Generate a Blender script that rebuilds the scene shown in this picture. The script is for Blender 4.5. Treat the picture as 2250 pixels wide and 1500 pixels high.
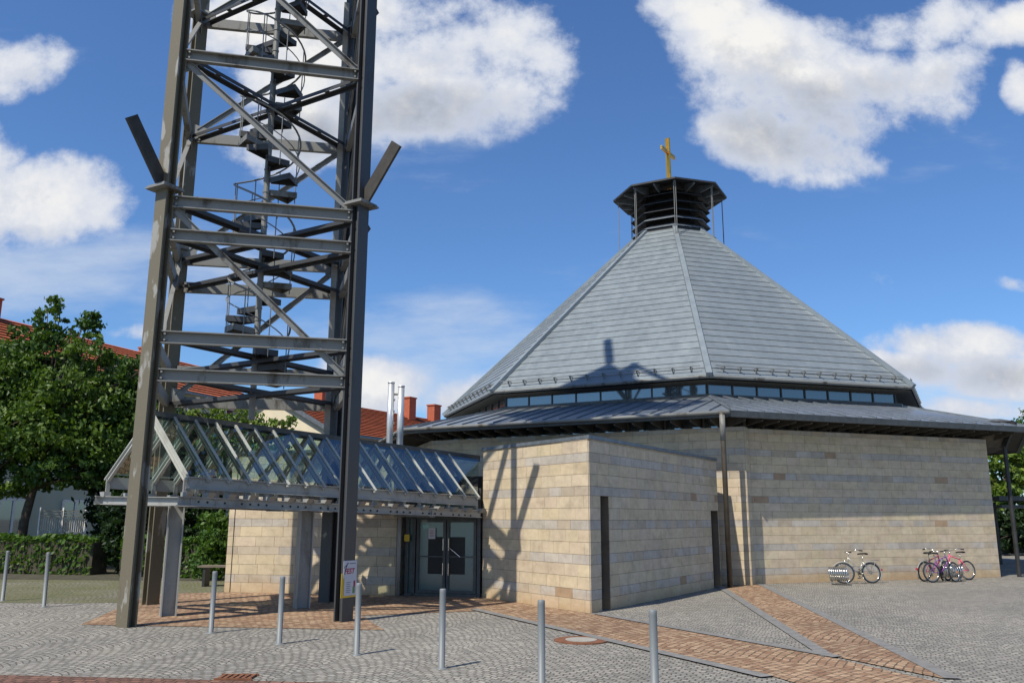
import bpy, math, random
from math import sin, cos, pi, radians as R, atan2, hypot, tan, sqrt
from mathutils import Vector as V, Matrix
random.seed(7)
sc = bpy.context.scene
for o in list(bpy.data.objects): bpy.data.objects.remove(o)

# ------------------------------------------------------------------ camera
FPX, PITCH, ROLL, EYE = 1859.0, 0.205, 0.003, 1.6
cam = bpy.data.cameras.new('camera'); co = bpy.data.objects.new('camera', cam)
sc.collection.objects.link(co); sc.camera = co
cam.sensor_width = 36; cam.lens = FPX / 2250 * 36; cam.clip_end = 2000; cam.clip_start = .1
co.location = (0, 0, EYE)
co.matrix_world = Matrix.Translation((0, 0, EYE)) @ Matrix.Rotation(pi/2 + PITCH, 4, 'X') @ Matrix.Rotation(ROLL, 4, 'Z')
sc.render.resolution_x = 1024; sc.render.resolution_y = 682

# ------------------------------------------------------------------ light
SUN_AZ, SUN_EL = R(50), R(54)          # direction the shadows run (from +X), height of the sun
sl = bpy.data.lights.new('sun', 'SUN'); so = bpy.data.objects.new('sun', sl); sc.collection.objects.link(so)
sl.energy = 5.0; sl.angle = R(.5); sl.color = (1, .93, .80)
sd = V((cos(SUN_AZ)*cos(SUN_EL), sin(SUN_AZ)*cos(SUN_EL), -sin(SUN_EL)))
so.rotation_euler = sd.to_track_quat('-Z', 'Y').to_euler(); so.location = (-20, -20, 30)
sc.view_settings.view_transform = 'Standard'; sc.view_settings.look = 'None'
sc.view_settings.exposure = 0.15; sc.view_settings.gamma = 1

def ray(x, y):
    u = (x-1125)/FPX; v = (750-y)/FPX
    c, s = cos(ROLL), sin(ROLL); u, v = u*c-v*s, u*s+v*c
    c, s = cos(PITCH), sin(PITCH); return V((u, c-v*s, s+v*c))
def G(x, y, z=0.0):
    d = ray(x, y); t = (z-EYE)/d.z; return V((d.x*t, d.y*t, z))
def AT(x, y, Y):
    d = ray(x, y); t = Y/d.y; return V((d.x*t, Y, EYE+d.z*t))

def build_world():
    w = bpy.data.worlds.new('World'); sc.world = w; w.use_nodes = True
    nt = w.node_tree; nt.nodes.clear(); N = nt.nodes.new; L = nt.links.new
    out = N('ShaderNodeOutputWorld'); bg = N('ShaderNodeBackground'); bg.inputs[1].default_value = .1
    L(bg.outputs[0], out.inputs[0])
    sky = N('ShaderNodeTexSky'); sky.sky_type = 'NISHITA'; sky.sun_disc = False
    sky.sun_elevation = SUN_EL; sky.sun_rotation = R(90) - (SUN_AZ + pi)
    sky.air_density = 1.1; sky.dust_density = .3; sky.ozone_density = 2.5
    def m(op, a, b=None, c=None, clamp=False):
        n = N('ShaderNodeMath'); n.operation = op; n.use_clamp = clamp
        for i, v in enumerate((a, b, c)):
            if v is None: continue
            if isinstance(v, (int, float)): n.inputs[i].default_value = v
            else: L(v, n.inputs[i])
        return n.outputs[0]
    tc = N('ShaderNodeTexCoord'); sp = N('ShaderNodeSeparateXYZ'); L(tc.outputs['Generated'], sp.inputs[0])
    yy = m('MAXIMUM', m('ABSOLUTE', sp.outputs[1]), .12)
    u = m('DIVIDE', sp.outputs[0], yy); wv = m('DIVIDE', sp.outputs[2], yy)
    cb = N('ShaderNodeCombineXYZ'); L(u, cb.inputs[0]); L(wv, cb.inputs[1])
    def noise(scale, det, rough, off=0):
        mp = N('ShaderNodeMapping'); L(cb.outputs[0], mp.inputs[0]); mp.inputs['Location'].default_value = (off, off*.7, off*.3)
        n = N('ShaderNodeTexNoise'); n.inputs['Scale'].default_value = scale; n.inputs['Detail'].default_value = det
        n.inputs['Roughness'].default_value = rough; L(mp.outputs[0], n.inputs[0]); return n
    n1 = noise(5.0, 9, .62); n2 = noise(2.2, 2, .5, 5)
    fb = n1.outputs[0]
    vs = N('ShaderNodeVectorMath'); vs.operation = 'SUBTRACT'; L(n2.outputs[1], vs.inputs[0]); vs.inputs[1].default_value = (.5, .5, .5)
    vm = N('ShaderNodeVectorMath'); vm.operation = 'SCALE'; L(vs.outputs[0], vm.inputs[0]); vm.inputs['Scale'].default_value = .17
    va = N('ShaderNodeVectorMath'); va.operation = 'ADD'; L(cb.outputs[0], va.inputs[0]); L(vm.outputs[0], va.inputs[1])
    sp2 = N('ShaderNodeSeparateXYZ'); L(va.outputs[0], sp2.inputs[0]); U, W = sp2.outputs[0], sp2.outputs[1]
    def blob(x, y, rx, ry, k=1.0):
        d = ray(x, y); cu, cw = d.x/d.y, d.z/d.y; ru, rw = rx*1.12/FPX, ry*1.12/FPX
        a = m('DIVIDE', m('SUBTRACT', U, cu), ru); b = m('DIVIDE', m('SUBTRACT', W, cw), rw)
        r2 = m('ADD', m('MULTIPLY', a, a), m('MULTIPLY', b, b))
        return m('MULTIPLY', m('MAXIMUM', m('SUBTRACT', 1.0, m('MULTIPLY', r2, .5)), 0.0), k)
    def union(bl):
        r = None
        for b in bl:
            o = blob(*b); r = o if r is None else m('MAXIMUM', r, o)
        return r
    cl = union([(50, 160, 110, 80), (90, 440, 190, 95), (-30, 360, 120, 90), (990, 130, 215, 150), (700, 140, 250, 160), (900, 290, 190, 90), (820, 40, 200, 90), (1010, 240, 190, 100), (520, 60, 160, 110), (610, 320, 150, 90),
                (1700, 90, 280, 120), (1520, 10, 170, 80), (1980, 20, 260, 70), (1950, 130, 230, 110), (1680, 270, 130, 90), (2230, 60, 150, 60), (1850, 220, 160, 80), (1830, 160, 300, 140), (1760, 280, 190, 80),
                (2240, 195, 50, 60), (2130, 730, 190, 62), (2240, 800, 160, 60), (2000, 790, 120, 50), (2100, 880, 220, 30, .9), (2240, 570, 60, 22, .8),
                (850, 830, 90, 60), (1010, 860, 110, 45), (300, 760, 100, 26, .9),
                (-500, 300, 350, 200), (2900, 300, 400, 220), (1300, -700, 500, 250), (300, -900, 450, 220)])
    hz = union([(160, 600, 330, 90, .9), (950, 760, 260, 110, .85), (480, 650, 200, 90, .8), (1750, 480, 130, 30, .5), (1900, 350, 150, 40, .5), (1150, 640, 200, 60, .35), (2150, 830, 300, 60, .8), (450, 560, 300, 70, .5), (850, 330, 260, 90, .6)])
    gr = union([(960, 310, 260, 90), (1850, 250, 280, 75, 1.0), (1640, 310, 120, 60, .7), (110, 200, 80, 50, .7), (1960, 150, 150, 60, .6), (2150, 800, 250, 45, 1.0), (1030, 900, 200, 40, .6), (600, 330, 200, 70, .8), (930, 180, 120, 90, .45), (100, 520, 160, 30, .7), (1760, 170, 200, 60, .55), (120, 190, 60, 50, .5), (2050, 880, 200, 20, .4)])
    dens = m('ADD', cl, m('MULTIPLY', m('SUBTRACT', fb, .5), 2.7))
    def ss(x, a, b):
        n = N('ShaderNodeMapRange'); n.interpolation_type = 'SMOOTHSTEP'; L(x, n.inputs[0]) if not isinstance(x, float) else None
        n.inputs[1].default_value = a; n.inputs[2].default_value = b; return n.outputs[0]
    dm = ss(dens, .40, .84)
    n3 = noise(3.0, 5, .62, 2.3)
    # thin high cloud: stretched
    mp = N('ShaderNodeMapping'); L(cb.outputs[0], mp.inputs[0]); mp.inputs['Scale'].default_value = (1.6, 5, 1); mp.inputs['Rotation'].default_value = (0, 0, -.25)
    n4 = N('ShaderNodeTexNoise'); n4.inputs['Scale'].default_value = 2.2; n4.inputs['Detail'].default_value = 8; n4.inputs['Roughness'].default_value = .6; L(mp.outputs[0], n4.inputs[0])
    hm = m('MULTIPLY', ss(m('ADD', hz, m('MULTIPLY', m('SUBTRACT', n4.outputs[0], .5), 2.2)), .2, 1.2), .72)
    grey = ss(m('ADD', gr, m('MULTIPLY', m('SUBTRACT', n3.outputs[0], .5), 1.2)), .12, .95)
    mp2 = N('ShaderNodeMapping'); L(cb.outputs[0], mp2.inputs[0]); mp2.inputs['Location'].default_value = (-.018, .030, 0)
    nb = N('ShaderNodeTexNoise'); nb.inputs['Scale'].default_value = 5.0; nb.inputs['Detail'].default_value = 6; nb.inputs['Roughness'].default_value = .62; L(mp2.outputs[0], nb.inputs[0])
    rel = m('MULTIPLY', m('SUBTRACT', nb.outputs[0], fb), 3.2)
    grey = m('ADD', m('MULTIPLY', grey, .9), rel, clamp=True)
    thick = ss(dens, .6, 1.3)
    rampc = N('ShaderNodeMix'); rampc.data_type = 'RGBA'; L(m('MULTIPLY', grey, 1.0), rampc.inputs[0])
    rampc.inputs[6].default_value = (8.3, 8.2, 8.0, 1); rampc.inputs[7].default_value = (3.2, 3.5, 4.1, 1)
    thn = N('ShaderNodeMix'); thn.data_type = 'RGBA'; L(thick, thn.inputs[0]); thn.inputs[6].default_value = (5.6, 6.1, 7.2, 1); L(rampc.outputs[2], thn.inputs[7])
    tint = N('ShaderNodeMix'); tint.data_type = 'RGBA'; tint.blend_type = 'MULTIPLY'; tint.inputs[0].default_value = 1
    L(sky.outputs[0], tint.inputs[6]); tint.inputs[7].default_value = (.66, .93, 1.27, 1)
    mx1 = N('ShaderNodeMix'); mx1.data_type = 'RGBA'; L(hm, mx1.inputs[0]); L(tint.outputs[2], mx1.inputs[6]); mx1.inputs[7].default_value = (5.6, 6.3, 7.4, 1)
    mx = N('ShaderNodeMix'); mx.data_type = 'RGBA'; L(dm, mx.inputs[0]); L(mx1.outputs[2], mx.inputs[6]); L(thn.outputs[2], mx.inputs[7])
    up = m('GREATER_THAN', sp.outputs[2], -.02)
    fin = N('ShaderNodeMix'); fin.data_type = 'RGBA'; L(up, fin.inputs[0]); fin.inputs[6].default_value = (.6, .65, .6, 1); L(mx.outputs[2], fin.inputs[7])
    L(fin.outputs[2], bg.inputs[0])
build_world()

# ------------------------------------------------------------------ materials
class NT:
    def __init__(s, name, rough=.6, metal=0.0, spec=.4):
        s.m = bpy.data.materials.new(name); s.m.use_nodes = True; s.t = s.m.node_tree; s.b = s.t.nodes['Principled BSDF']
        s.b.inputs['Roughness'].default_value = rough; s.b.inputs['Metallic'].default_value = metal; s.b.inputs['Specular IOR Level'].default_value = spec
    def N(s, k, **kw):
        n = s.t.nodes.new('ShaderNode'+k)
        for a, v in kw.items(): setattr(n, a, v)
        return n
    def L(s, a, b): s.t.links.new(a, b)
    def coord(s, out='Object', scale=(1, 1, 1), rot=(0, 0, 0)):
        t = s.N('TexCoord'); mp = s.N('Mapping'); s.L(t.outputs[out], mp.inputs[0]); mp.inputs['Scale'].default_value = scale; mp.inputs['Rotation'].default_value = rot
        return mp.outputs[0]
    def noise(s, vec, scale, det=4, rough=.6):
        n = s.N('TexNoise'); s.L(vec, n.inputs[0]); n.inputs['Scale'].default_value = scale; n.inputs['Detail'].default_value = det; n.inputs['Roughness'].default_value = rough
        return n.outputs[0]
    def ramp(s, fac, stops):
        r = s.N('ValToRGB'); s.L(fac, r.inputs[0]); e = r.color_ramp.elements
        while len(e) < len(stops): e.new(.5)
        for i, (p, c) in enumerate(stops):
            e[i].position = p; e[i].color = (*c, 1) if len(c) == 3 else c
        return r.outputs[0]
    def mix(s, f, a, b, mode='MIX'):
        n = s.N('Mix', data_type='RGBA', blend_type=mode)
        for i, v in ((0, f), (6, a), (7, b)):
            if isinstance(v, (int, float)): n.inputs[i].default_value = v
            elif isinstance(v, tuple): n.inputs[i].default_value = (*v, 1)
            else: s.L(v, n.inputs[i])
        return n.outputs[2]
    def math(s, op, a, b=None):
        n = s.N('Math', operation=op)
        for i, v in enumerate((a, b)):
            if v is None: continue
            if isinstance(v, (int, float)): n.inputs[i].default_value = v
            else: s.L(v, n.inputs[i])
        return n.outputs[0]
    def base(s, c):
        if isinstance(c, tuple): s.b.inputs['Base Color'].default_value = (*c, 1)
        else: s.L(c, s.b.inputs['Base Color'])
    def bump(s, h, strength=.3, dist=.01):
        n = s.N('Bump'); n.inputs['Strength'].default_value = strength; n.inputs['Distance'].default_value = dist; s.L(h, n.inputs['Height']); s.L(n.outputs[0], s.b.inputs['Normal'])
MATS = {}
def plain(name, col, rough=.5, metal=0.0, var=.25, scale=6, spec=.4):
    if name in MATS: return MATS[name]
    s = NT(name, rough, metal, spec); v = s.coord(); n = s.noise(v, scale, 5)
    s.base(s.ramp(n, [(.3, tuple(c*(1-var) for c in col)), (.7, tuple(min(1, c*(1+var)) for c in col))]))
    MATS[name] = s.m; return s.m

def mat_stone():
    s = NT('limestone_cladding', .75); a = s.N('Attribute', attribute_name='tone'); v = s.coord()
    n = s.noise(v, 5, 8, .7); n2 = s.noise(s.coord(scale=(1, 1, 2.2)), 2.2, 6, .7)
    c = s.mix(1.0, a.outputs[0], s.ramp(n, [(.25, (.74, .72, .68)), (.5, (.98, .97, .95)), (.75, (1.12, 1.1, 1.05))]), 'MULTIPLY')
    c = s.mix(1.0, c, s.ramp(n2, [(.3, (.88, .86, .84)), (.65, (1.05, 1.04, 1.02))]), 'MULTIPLY')
    g = s.N('NewGeometry'); sp = s.N('SeparateXYZ'); s.L(g.outputs['Position'], sp.inputs[0])
    mr = s.N('MapRange'); s.L(s.math('ADD', sp.outputs[2], s.math('MULTIPLY', n2, .35)), mr.inputs[0]); mr.inputs[1].default_value = .5; mr.inputs[2].default_value = .18; mr.inputs[3].default_value = 0; mr.inputs[4].default_value = .55
    c = s.mix(mr.outputs[0], c, (.42, .25, .11)); s.base(c); s.bump(n, .25, .01); return s.m
def mat_roofmetal(name, col, rough, metal):
    s = NT(name, rough, metal, .5); a = s.N('Attribute', attribute_name='tone'); v = s.coord()
    n = s.noise(v, .55, 6, .65); n2 = s.noise(s.coord(scale=(3, 3, .4)), 1.2, 4, .6)
    c = s.mix(1.0, a.outputs[0], s.ramp(n, [(.3, (.88, .89, .90)), (.7, (1.12, 1.12, 1.12))]), 'MULTIPLY')
    c = s.mix(1.0, c, s.ramp(n2, [(.3, (.95, .95, .95)), (.7, (1.04, 1.04, 1.04))]), 'MULTIPLY')
    c = s.mix(1.0, c, col, 'MULTIPLY'); s.base(c)
    rr = s.ramp(n2, [(.3, (rough-.1,)*3), (.7, (rough+.12,)*3)]); s.L(rr, s.b.inputs['Roughness']); return s.m
def mat_steel(name, clean, grime, patch, amount, rough=.55, metal=.12):
    s = NT(name, rough, metal, .5); v = s.coord(); vz = s.coord(scale=(1, 1, .35))
    n = s.noise(vz, 2.3, 7, .68); sp = s.noise(v, 30, 3, .7)
    base = s.mix(s.ramp(n, [(.5-amount/2, (1, 1, 1)), (.62-amount/2, (0, 0, 0))]), clean, grime)
    spk = s.ramp(sp, [(.62, (0, 0, 0)), (.72, (1, 1, 1))]); base = s.mix(s.math('MULTIPLY', spk, .45), base, tuple(min(1, x*1.9) for x in clean))
    if patch:
        p = s.ramp(s.noise(vz, 3.1, 5, .55), [(.575, (0, 0, 0)), (.61, (1, 1, 1))]); base = s.mix(s.math('MULTIPLY', p, .8), base, patch)
    s.base(base); s.bump(sp, .12, .004); return s.m
def mat_setts(name, c1, c2, mortar, ang, w=.10, h=.088, arc=1.3, moss=0.0):
    s = NT(name, .85, 0, .25); v = s.coord(rot=(0, 0, ang)); sp = s.N('SeparateXYZ'); s.L(v, sp.inputs[0])
    wob = s.noise(v, 1.7, 3, .5); x = s.math('ADD', sp.outputs[0], s.math('MULTIPLY', wob, .16)); y = sp.outputs[1]
    if arc:
        xl = s.math('MULTIPLY', s.math('SUBTRACT', s.math('FRACT', s.math('DIVIDE', x, arc)), .5), arc)
        hgt = s.math('SQRT', s.math('SUBTRACT', (arc*(.72 if arc < 1.5 else 2.0))**2, s.math('MULTIPLY', xl, xl))); y = s.math('SUBTRACT', y, hgt)
    y = s.math('ADD', y, s.math('MULTIPLY', s.noise(v, 9, 2, .5), .05))
    cb = s.N('CombineXYZ'); s.L(x, cb.inputs[0]); s.L(y, cb.inputs[1])
    br = s.N('TexBrick'); s.L(cb.outputs[0], br.inputs[0]); br.inputs['Scale'].default_value = 1; br.inputs['Brick Width'].default_value = w; br.inputs['Row Height'].default_value = h
    br.inputs['Mortar Size'].default_value = .009; br.inputs['Mortar Smooth'].default_value = .3; br.inputs['Bias'].default_value = 0
    br.inputs['Color1'].default_value = (*c1, 1); br.inputs['Color2'].default_value = (*c2, 1); br.inputs['Mortar'].default_value = (*mortar, 1)
    big = s.noise(v, .35, 5, .6); fine = s.noise(v, 14, 4, .7)
    c = s.mix(1.0, br.outputs[0], s.ramp(big, [(.25, (.74, .74, .75)), (.5, (.98, .97, .95)), (.75, (1.2, 1.18, 1.14))]), 'MULTIPLY')
    c = s.mix(1.0, c, s.ramp(fine, [(.25, (.62, .62, .62)), (.5, (1, 1, 1)), (.75, (1.35, 1.33, 1.3))]), 'MULTIPLY')
    mn = s.ramp(s.noise(v, .5 if moss > .3 else .8, 6, .7), [(.60-moss*.45, (0, 0, 0)), (.74-moss*.3, (1, 1, 1))])
    k = s.math('MULTIPLY', mn, s.math('ADD', s.math('MULTIPLY', br.outputs[1], .6), moss))
    c = s.mix(k, c, (.10, .105, .035)); s.base(c); s.bump(s.math('SUBTRACT', s.math('MULTIPLY', fine, .3), br.outputs[1]), .8, .012); return s.m
def mat_glass(name, tint, refl, rough=.02, body=None):
    m = bpy.data.materials.new(name); m.use_nodes = True; t = m.node_tree; t.nodes.clear(); N = t.nodes.new; L = t.links.new
    o = N('ShaderNodeOutputMaterial'); mx = N('ShaderNodeMixShader'); gl = N('ShaderNodeBsdfGlossy'); gl.inputs['Roughness'].default_value = rough; gl.inputs['Color'].default_value = (.85, .95, 1, 1)
    if body: a = N('ShaderNodeBsdfPrincipled'); a.inputs['Base Color'].default_value = (*body, 1); a.inputs['Roughness'].default_value = .3
    else: a = N('ShaderNodeBsdfTransparent'); a.inputs['Color'].default_value = (*tint, 1)
    fr = N('ShaderNodeFresnel'); fr.inputs[0].default_value = 1.5; ad = N('ShaderNodeMath'); ad.operation = 'ADD'; ad.inputs[1].default_value = refl; ad.use_clamp = True
    L(fr.outputs[0], ad.inputs[0]); L(ad.outputs[0], mx.inputs[0]); L(a.outputs[0], mx.inputs[1]); L(gl.outputs[0], mx.inputs[2]); L(mx.outputs[0], o.inputs[0]); return m
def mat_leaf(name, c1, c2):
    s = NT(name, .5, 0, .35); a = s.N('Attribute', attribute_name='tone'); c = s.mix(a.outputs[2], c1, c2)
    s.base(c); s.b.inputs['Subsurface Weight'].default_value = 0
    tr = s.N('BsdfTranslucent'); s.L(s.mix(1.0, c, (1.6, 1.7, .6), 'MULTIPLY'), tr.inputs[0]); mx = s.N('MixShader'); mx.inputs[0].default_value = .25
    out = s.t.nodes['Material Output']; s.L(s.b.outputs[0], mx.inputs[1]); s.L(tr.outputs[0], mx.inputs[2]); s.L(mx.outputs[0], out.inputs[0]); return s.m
def mat_tiles():
    s = NT('red_clay_tiles', .8, 0, .2); a = s.N('Attribute', attribute_name='tone'); v = s.coord()
    c = s.mix(1.0, a.outputs[0], s.ramp(s.noise(v, 2.5, 6, .7), [(.3, (.75, .75, .75)), (.7, (1.25, 1.2, 1.15))]), 'MULTIPLY'); s.base(c); return s.m

M = dict(
 stone=mat_stone(), joint=plain('joint_mortar', (.10, .085, .065)),
 zinc=mat_roofmetal('zinc_roofing', (.195, .224, .24), .46, .2),
 seam=mat_roofmetal('standing_seam_zinc', (.24, .27, .305), .38, .55),
 galv=mat_steel('galvanised_steel', (.205, .205, .192), (.07, .058, .043), None, .32),
 galvl=mat_steel('canopy_steel', (.31, .31, .295), (.22, .21, .19), None, .3),
 olive=mat_steel('stained_leg_steel', (.155, .134, .090), (.105, .086, .055), (.34, .33, .30), .5, .6, .2),
 dleg=mat_steel('shade_toned_steel', (.062, .064, .066), (.045, .038, .03), None, .4, .5, .25),  # darker steel: shade of right legs, braces and treads put into the colour
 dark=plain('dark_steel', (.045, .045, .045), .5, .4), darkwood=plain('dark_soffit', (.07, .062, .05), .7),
 frame=plain('grey_door_frame', (.07, .074, .075), .45, .3), fin=plain('dark_fin_steel', (.05, .045, .038), .6, .2),
 gold=plain('gilded_metal', (.95, .55, .12), .28, .9, .1), bol=mat_steel('bollard_zinc', (.17, .185, .19), (.11, .115, .115), None, .4),
 brown=plain('bronze_brown_paint', (.10, .085, .065), .5, .3), raft=mat_steel('pale_rafter_paint', (.46, .47, .43), (.36, .36, .33), None, .2), glass=mat_glass('canopy_glass', (.74, .89, .83), .18),
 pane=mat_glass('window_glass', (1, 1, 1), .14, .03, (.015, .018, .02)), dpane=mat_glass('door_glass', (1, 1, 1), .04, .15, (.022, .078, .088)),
 black=plain('black_panel', (.012, .012, .012), .5), white=plain('white_paint', (.75, .75, .73), .5, 0, .06), paper=plain('paper', (.50, .50, .54), .6, 0, .04),
 yellow=plain('yellow_card', (.62, .42, .04), .6, 0, .1), ink=plain('dark_ink', (.05, .04, .06)), red=plain('red_ink', (.35, .02, .05)), green=plain('green_ink', (.12, .22, .08)),
 bark=plain('bark', (.07, .055, .04), .9, 0, .4, 12), soil=plain('shaded_soil', (.06, .055, .035), .95, 0, .4, 3),
 cream=plain('cream_render', (.66, .58, .42), .85, 0, .06, 1), grey=plain('pale_grey_render', (.44, .47, .48), .85, 0, .08, 1), olivewall=plain('pale_green_render', (.42, .45, .36), .85, 0, .06, 1),
 brick=plain('red_chimney_brick', (.36, .10, .05), .85, 0, .2, 9), tile=mat_tiles(), wood=plain('weathered_wood', (.16, .13, .10), .8),
 rubber=plain('black_rubber', (.02, .02, .02), .7), chrome=plain('polished_steel', (.62, .61, .58), .2, .95, .06), rust=plain('rusty_iron', (.17, .07, .035), .85, 0, .35, 14),
 conc=plain('pale_concrete', (.30, .285, .25), .85, 0, .12, 10), pink=plain('pink_enamel', (.75, .08, .20), .3), purple=plain('purple_enamel', (.16, .05, .22), .3), dred=plain('crimson_enamel', (.30, .03, .10), .3), silver=plain('silver_enamel', (.50, .50, .47), .3, .6),
 orange=plain('orange_reflector', (.8, .2, .03), .4),
 flue=plain('brushed_flue', (.62, .63, .63), .38, .6, .05), edge=plain('edge_stone', (.18, .176, .168), .85, 0, .22, 7), flash=plain('grey_coping', (.17, .19, .21), .45, .4),
 setts=mat_setts('grey_granite_setts', (.20, .195, .184), (.315, .302, .278), (.105, .095, .07), R(20), arc=1.05, moss=.04),
 settsm=mat_setts('mossy_setts', (.16, .155, .14), (.24, .22, .18), (.07, .075, .03), R(10), moss=.62),
 band=mat_setts('sandstone_setts', (.215, .125, .078), (.375, .265, .175), (.11, .08, .055), R(-52), w=.14, h=.10, arc=2.0),
 bandd=mat_setts('dark_red_setts', (.13, .07, .055), (.22, .12, .09), (.05, .035, .025), R(5), w=.12, h=.1, arc=0),
 edge0=mat_setts('edge_blocks', (.22, .22, .215), (.31, .30, .29), (.15, .14, .12), R(40), w=.22, h=.14, arc=0),
 leafA=mat_leaf('maple_leaf', (.022, .066, .010), (.115, .18, .022)), leafB=mat_leaf('light_leaf', (.055, .115, .015), (.16, .22, .03)),
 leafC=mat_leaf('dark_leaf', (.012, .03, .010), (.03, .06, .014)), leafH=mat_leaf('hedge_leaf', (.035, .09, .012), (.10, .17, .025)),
)

# ------------------------------------------------------------------ mesh helpers
class MB:
    def __init__(s): s.v = []; s.f = []; s.t = []; s.tone = None
    def quad(s, *p, tone=None):
        i = len(s.v); s.v += [tuple(q) for q in p]; s.f.append(tuple(range(i, i+len(p)))); s.t.append(tone)
    def hexa(s, P, tone=None):     # 8 corners: bottom 0-3 ccw, top 4-7
        i = len(s.v); s.v += [tuple(q) for q in P]
        for f in ((3, 2, 1, 0), (4, 5, 6, 7), (0, 1, 5, 4), (1, 2, 6, 5), (2, 3, 7, 6), (3, 0, 4, 7)): s.f.append(tuple(i+k for k in f)); s.t.append(tone)
    def box(s, c, sz, ang=0, tone=None):
        x, y, z = sz[0]/2, sz[1]/2, sz[2]/2; ca, sa = cos(ang), sin(ang)
        s.hexa([(c[0]+a*x*ca-b*y*sa, c[1]+a*x*sa+b*y*ca, c[2]+d*z) for d in (-1, 1) for a, b in ((-1, -1), (1, -1), (1, 1), (-1, 1))], tone)
    def bar(s, p, q, w, h, up=(0, 0, 1), ox=0, oy=0, tone=None):   # box bar, w sideways, h along up
        p, q = V(p), V(q); d = (q-p).normalized(); sx = d.cross(V(up))
        if sx.length < 1e-4: sx = d.cross(V((0, 1, 0)))
        sx.normalize(); u = sx.cross(d).normalized(); c = sx*ox+u*oy
        a = [c-sx*w/2-u*h/2, c+sx*w/2-u*h/2, c+sx*w/2+u*h/2, c-sx*w/2+u*h/2]
        s.hexa([p+k for k in a]+[q+k for k in a], tone)
    def ibeam(s, p, q, w, h, t=.02, up=(0, 0, 1)):
        s.bar(p, q, w, t, up, 0, h/2-t/2); s.bar(p, q, w, t, up, 0, -h/2+t/2); s.bar(p, q, t*.7, h-2*t-.002, up)
    def channel(s, p, q, w, h, t=.018, up=(0, 0, 1), side=1):  # web at side*-w/2, flanges open to side
        s.bar(p, q, w, t, up, 0, h/2-t/2); s.bar(p, q, w, t, up, 0, -h/2+t/2); s.bar(p, q, t, h-2*t-.001, up, -side*(w/2-t/2), 0)
    def tube(s, pts, r, n=8, caps=True, closed=False):
        pts = [V(p) for p in pts]; rs = r if isinstance(r, (list, tuple)) else [r]*len(pts); base = len(s.v); m = len(pts); prev = None
        for k, p in enumerate(pts):
            if closed: d = pts[(k+1) % m]-pts[k-1]
            else: d = pts[min(k+1, m-1)]-pts[max(k-1, 0)]
            d.normalize()
            if prev is None: prev = d.orthogonal().normalized()
            a = (prev-d*prev.dot(d)).normalized(); prev = a; b = d.cross(a)
            for j in range(n): s.v.append(tuple(p+(a*cos(2*pi*j/n)+b*sin(2*pi*j/n))*rs[k]))
        for k in range(m if closed else m-1):
            for j in range(n):
                a0 = base+k*n; b0 = base+((k+1) % m)*n; s.f.append((a0+j, a0+(j+1) % n, b0+(j+1) % n, b0+j)); s.t.append(None)
        if caps and not closed:
            s.f.append(tuple(base+j for j in range(n))[::-1]); s.t.append(None); s.f.append(tuple(base+(m-1)*n+j for j in range(n))); s.t.append(None)
    def prism(s, pts, z0, z1, tone=None):
        n = len(pts); i = len(s.v)
        z0s = z0 if isinstance(z0, (list, tuple)) else [z0]*n; z1s = z1 if isinstance(z1, (list, tuple)) else [z1]*n
        s.v += [(p[0], p[1], z) for p, z in zip(pts, z0s)]+[(p[0], p[1], z) for p, z in zip(pts, z1s)]
        s.f.append(tuple(range(i, i+n))[::-1]); s.f.append(tuple(range(i+n, i+2*n)))
        for k in range(n): s.f.append((i+k, i+(k+1) % n, i+n+(k+1) % n, i+n+k))
        s.t += [tone]*(n+2)
    def disc(s, c, r, z0, z1, n=24): s.prism([(c[0]+r*cos(2*pi*k/n), c[1]+r*sin(2*pi*k/n)) for k in range(n)], z0, z1)
    def build(s, name, mat, parent=None, smooth=False, local=False, off=None):
        me = bpy.data.meshes.new(name); o = V((0, 0, 0))
        if parent is not None and not local:
            r = parent
            while r.parent: r = r.parent
            o = r.location
        me.from_pydata([tuple(V(v)-o) for v in s.v], [], s.f); me.validate(clean_customdata=False)
        if any(t is not None for t in s.t) and len(me.polygons) == len(s.f):
            at = me.attributes.new('tone', 'FLOAT_COLOR', 'CORNER')
            for p, t in zip(me.polygons, s.t):
                t = t if t is not None else (1, 1, 1)
                if isinstance(t, float): t = (t, t, t)
                for li in p.loop_indices: at.data[li].color = (*t, 1)
        if smooth:
            for p in me.polygons: p.use_smooth = True
        me.materials.append(mat); ob = bpy.data.objects.new(name, me); sc.collection.objects.link(ob); ob.parent = parent
        return ob
def tag(o, label, cat, group=None):
    o['label'] = label; o['category'] = cat
    if group: o['group'] = group
    return o
def thing(name, label, cat, loc=(0, 0, 0), group=None, rz=0):
    o = bpy.data.objects.new(name, None); sc.collection.objects.link(o); o.location = loc; o.rotation_euler = (0, 0, rz); o.empty_display_size = .3
    return tag(o, label, cat, group)
def struct(o, kind='structure'): o['kind'] = kind; return o
def copy_tree(o, parent=None):
    c = o.copy(); sc.collection.objects.link(c); c.parent = parent
    for ch in list(o.children): copy_tree(ch, c)
    return c
def xy(v): return (v[0], v[1])

# ------------------------------------------------------------------ ground
def sheet(name, pts, z, mat, n=None):
    b = MB(); b.quad(*[(p[0], p[1], z) for p in pts]); return struct(b.build(name, mat))
sheet('ground', [(-400, -60), (400, -60), (400, 700), (-400, 700)], 0, M['setts'])
def gp(*q): return [xy(G(*p)) for p in q]
# mossy yard at the left, in front of the hedges
sheet('mossy_paving', [(-30, 18.2), xy(G(150, 1325)), xy(G(330, 1322)), (-6.3, 18.9), (-6.4, 24), (-30, 30)], .004, M['settsm'])
sheet('planting_bed', [(-34, 24.2), (-7.2, 22.2), (-7.2, 60), (-60, 60)], .008, M['soil'])  # soil bed, with the shade below the hedges put into its colour
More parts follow.
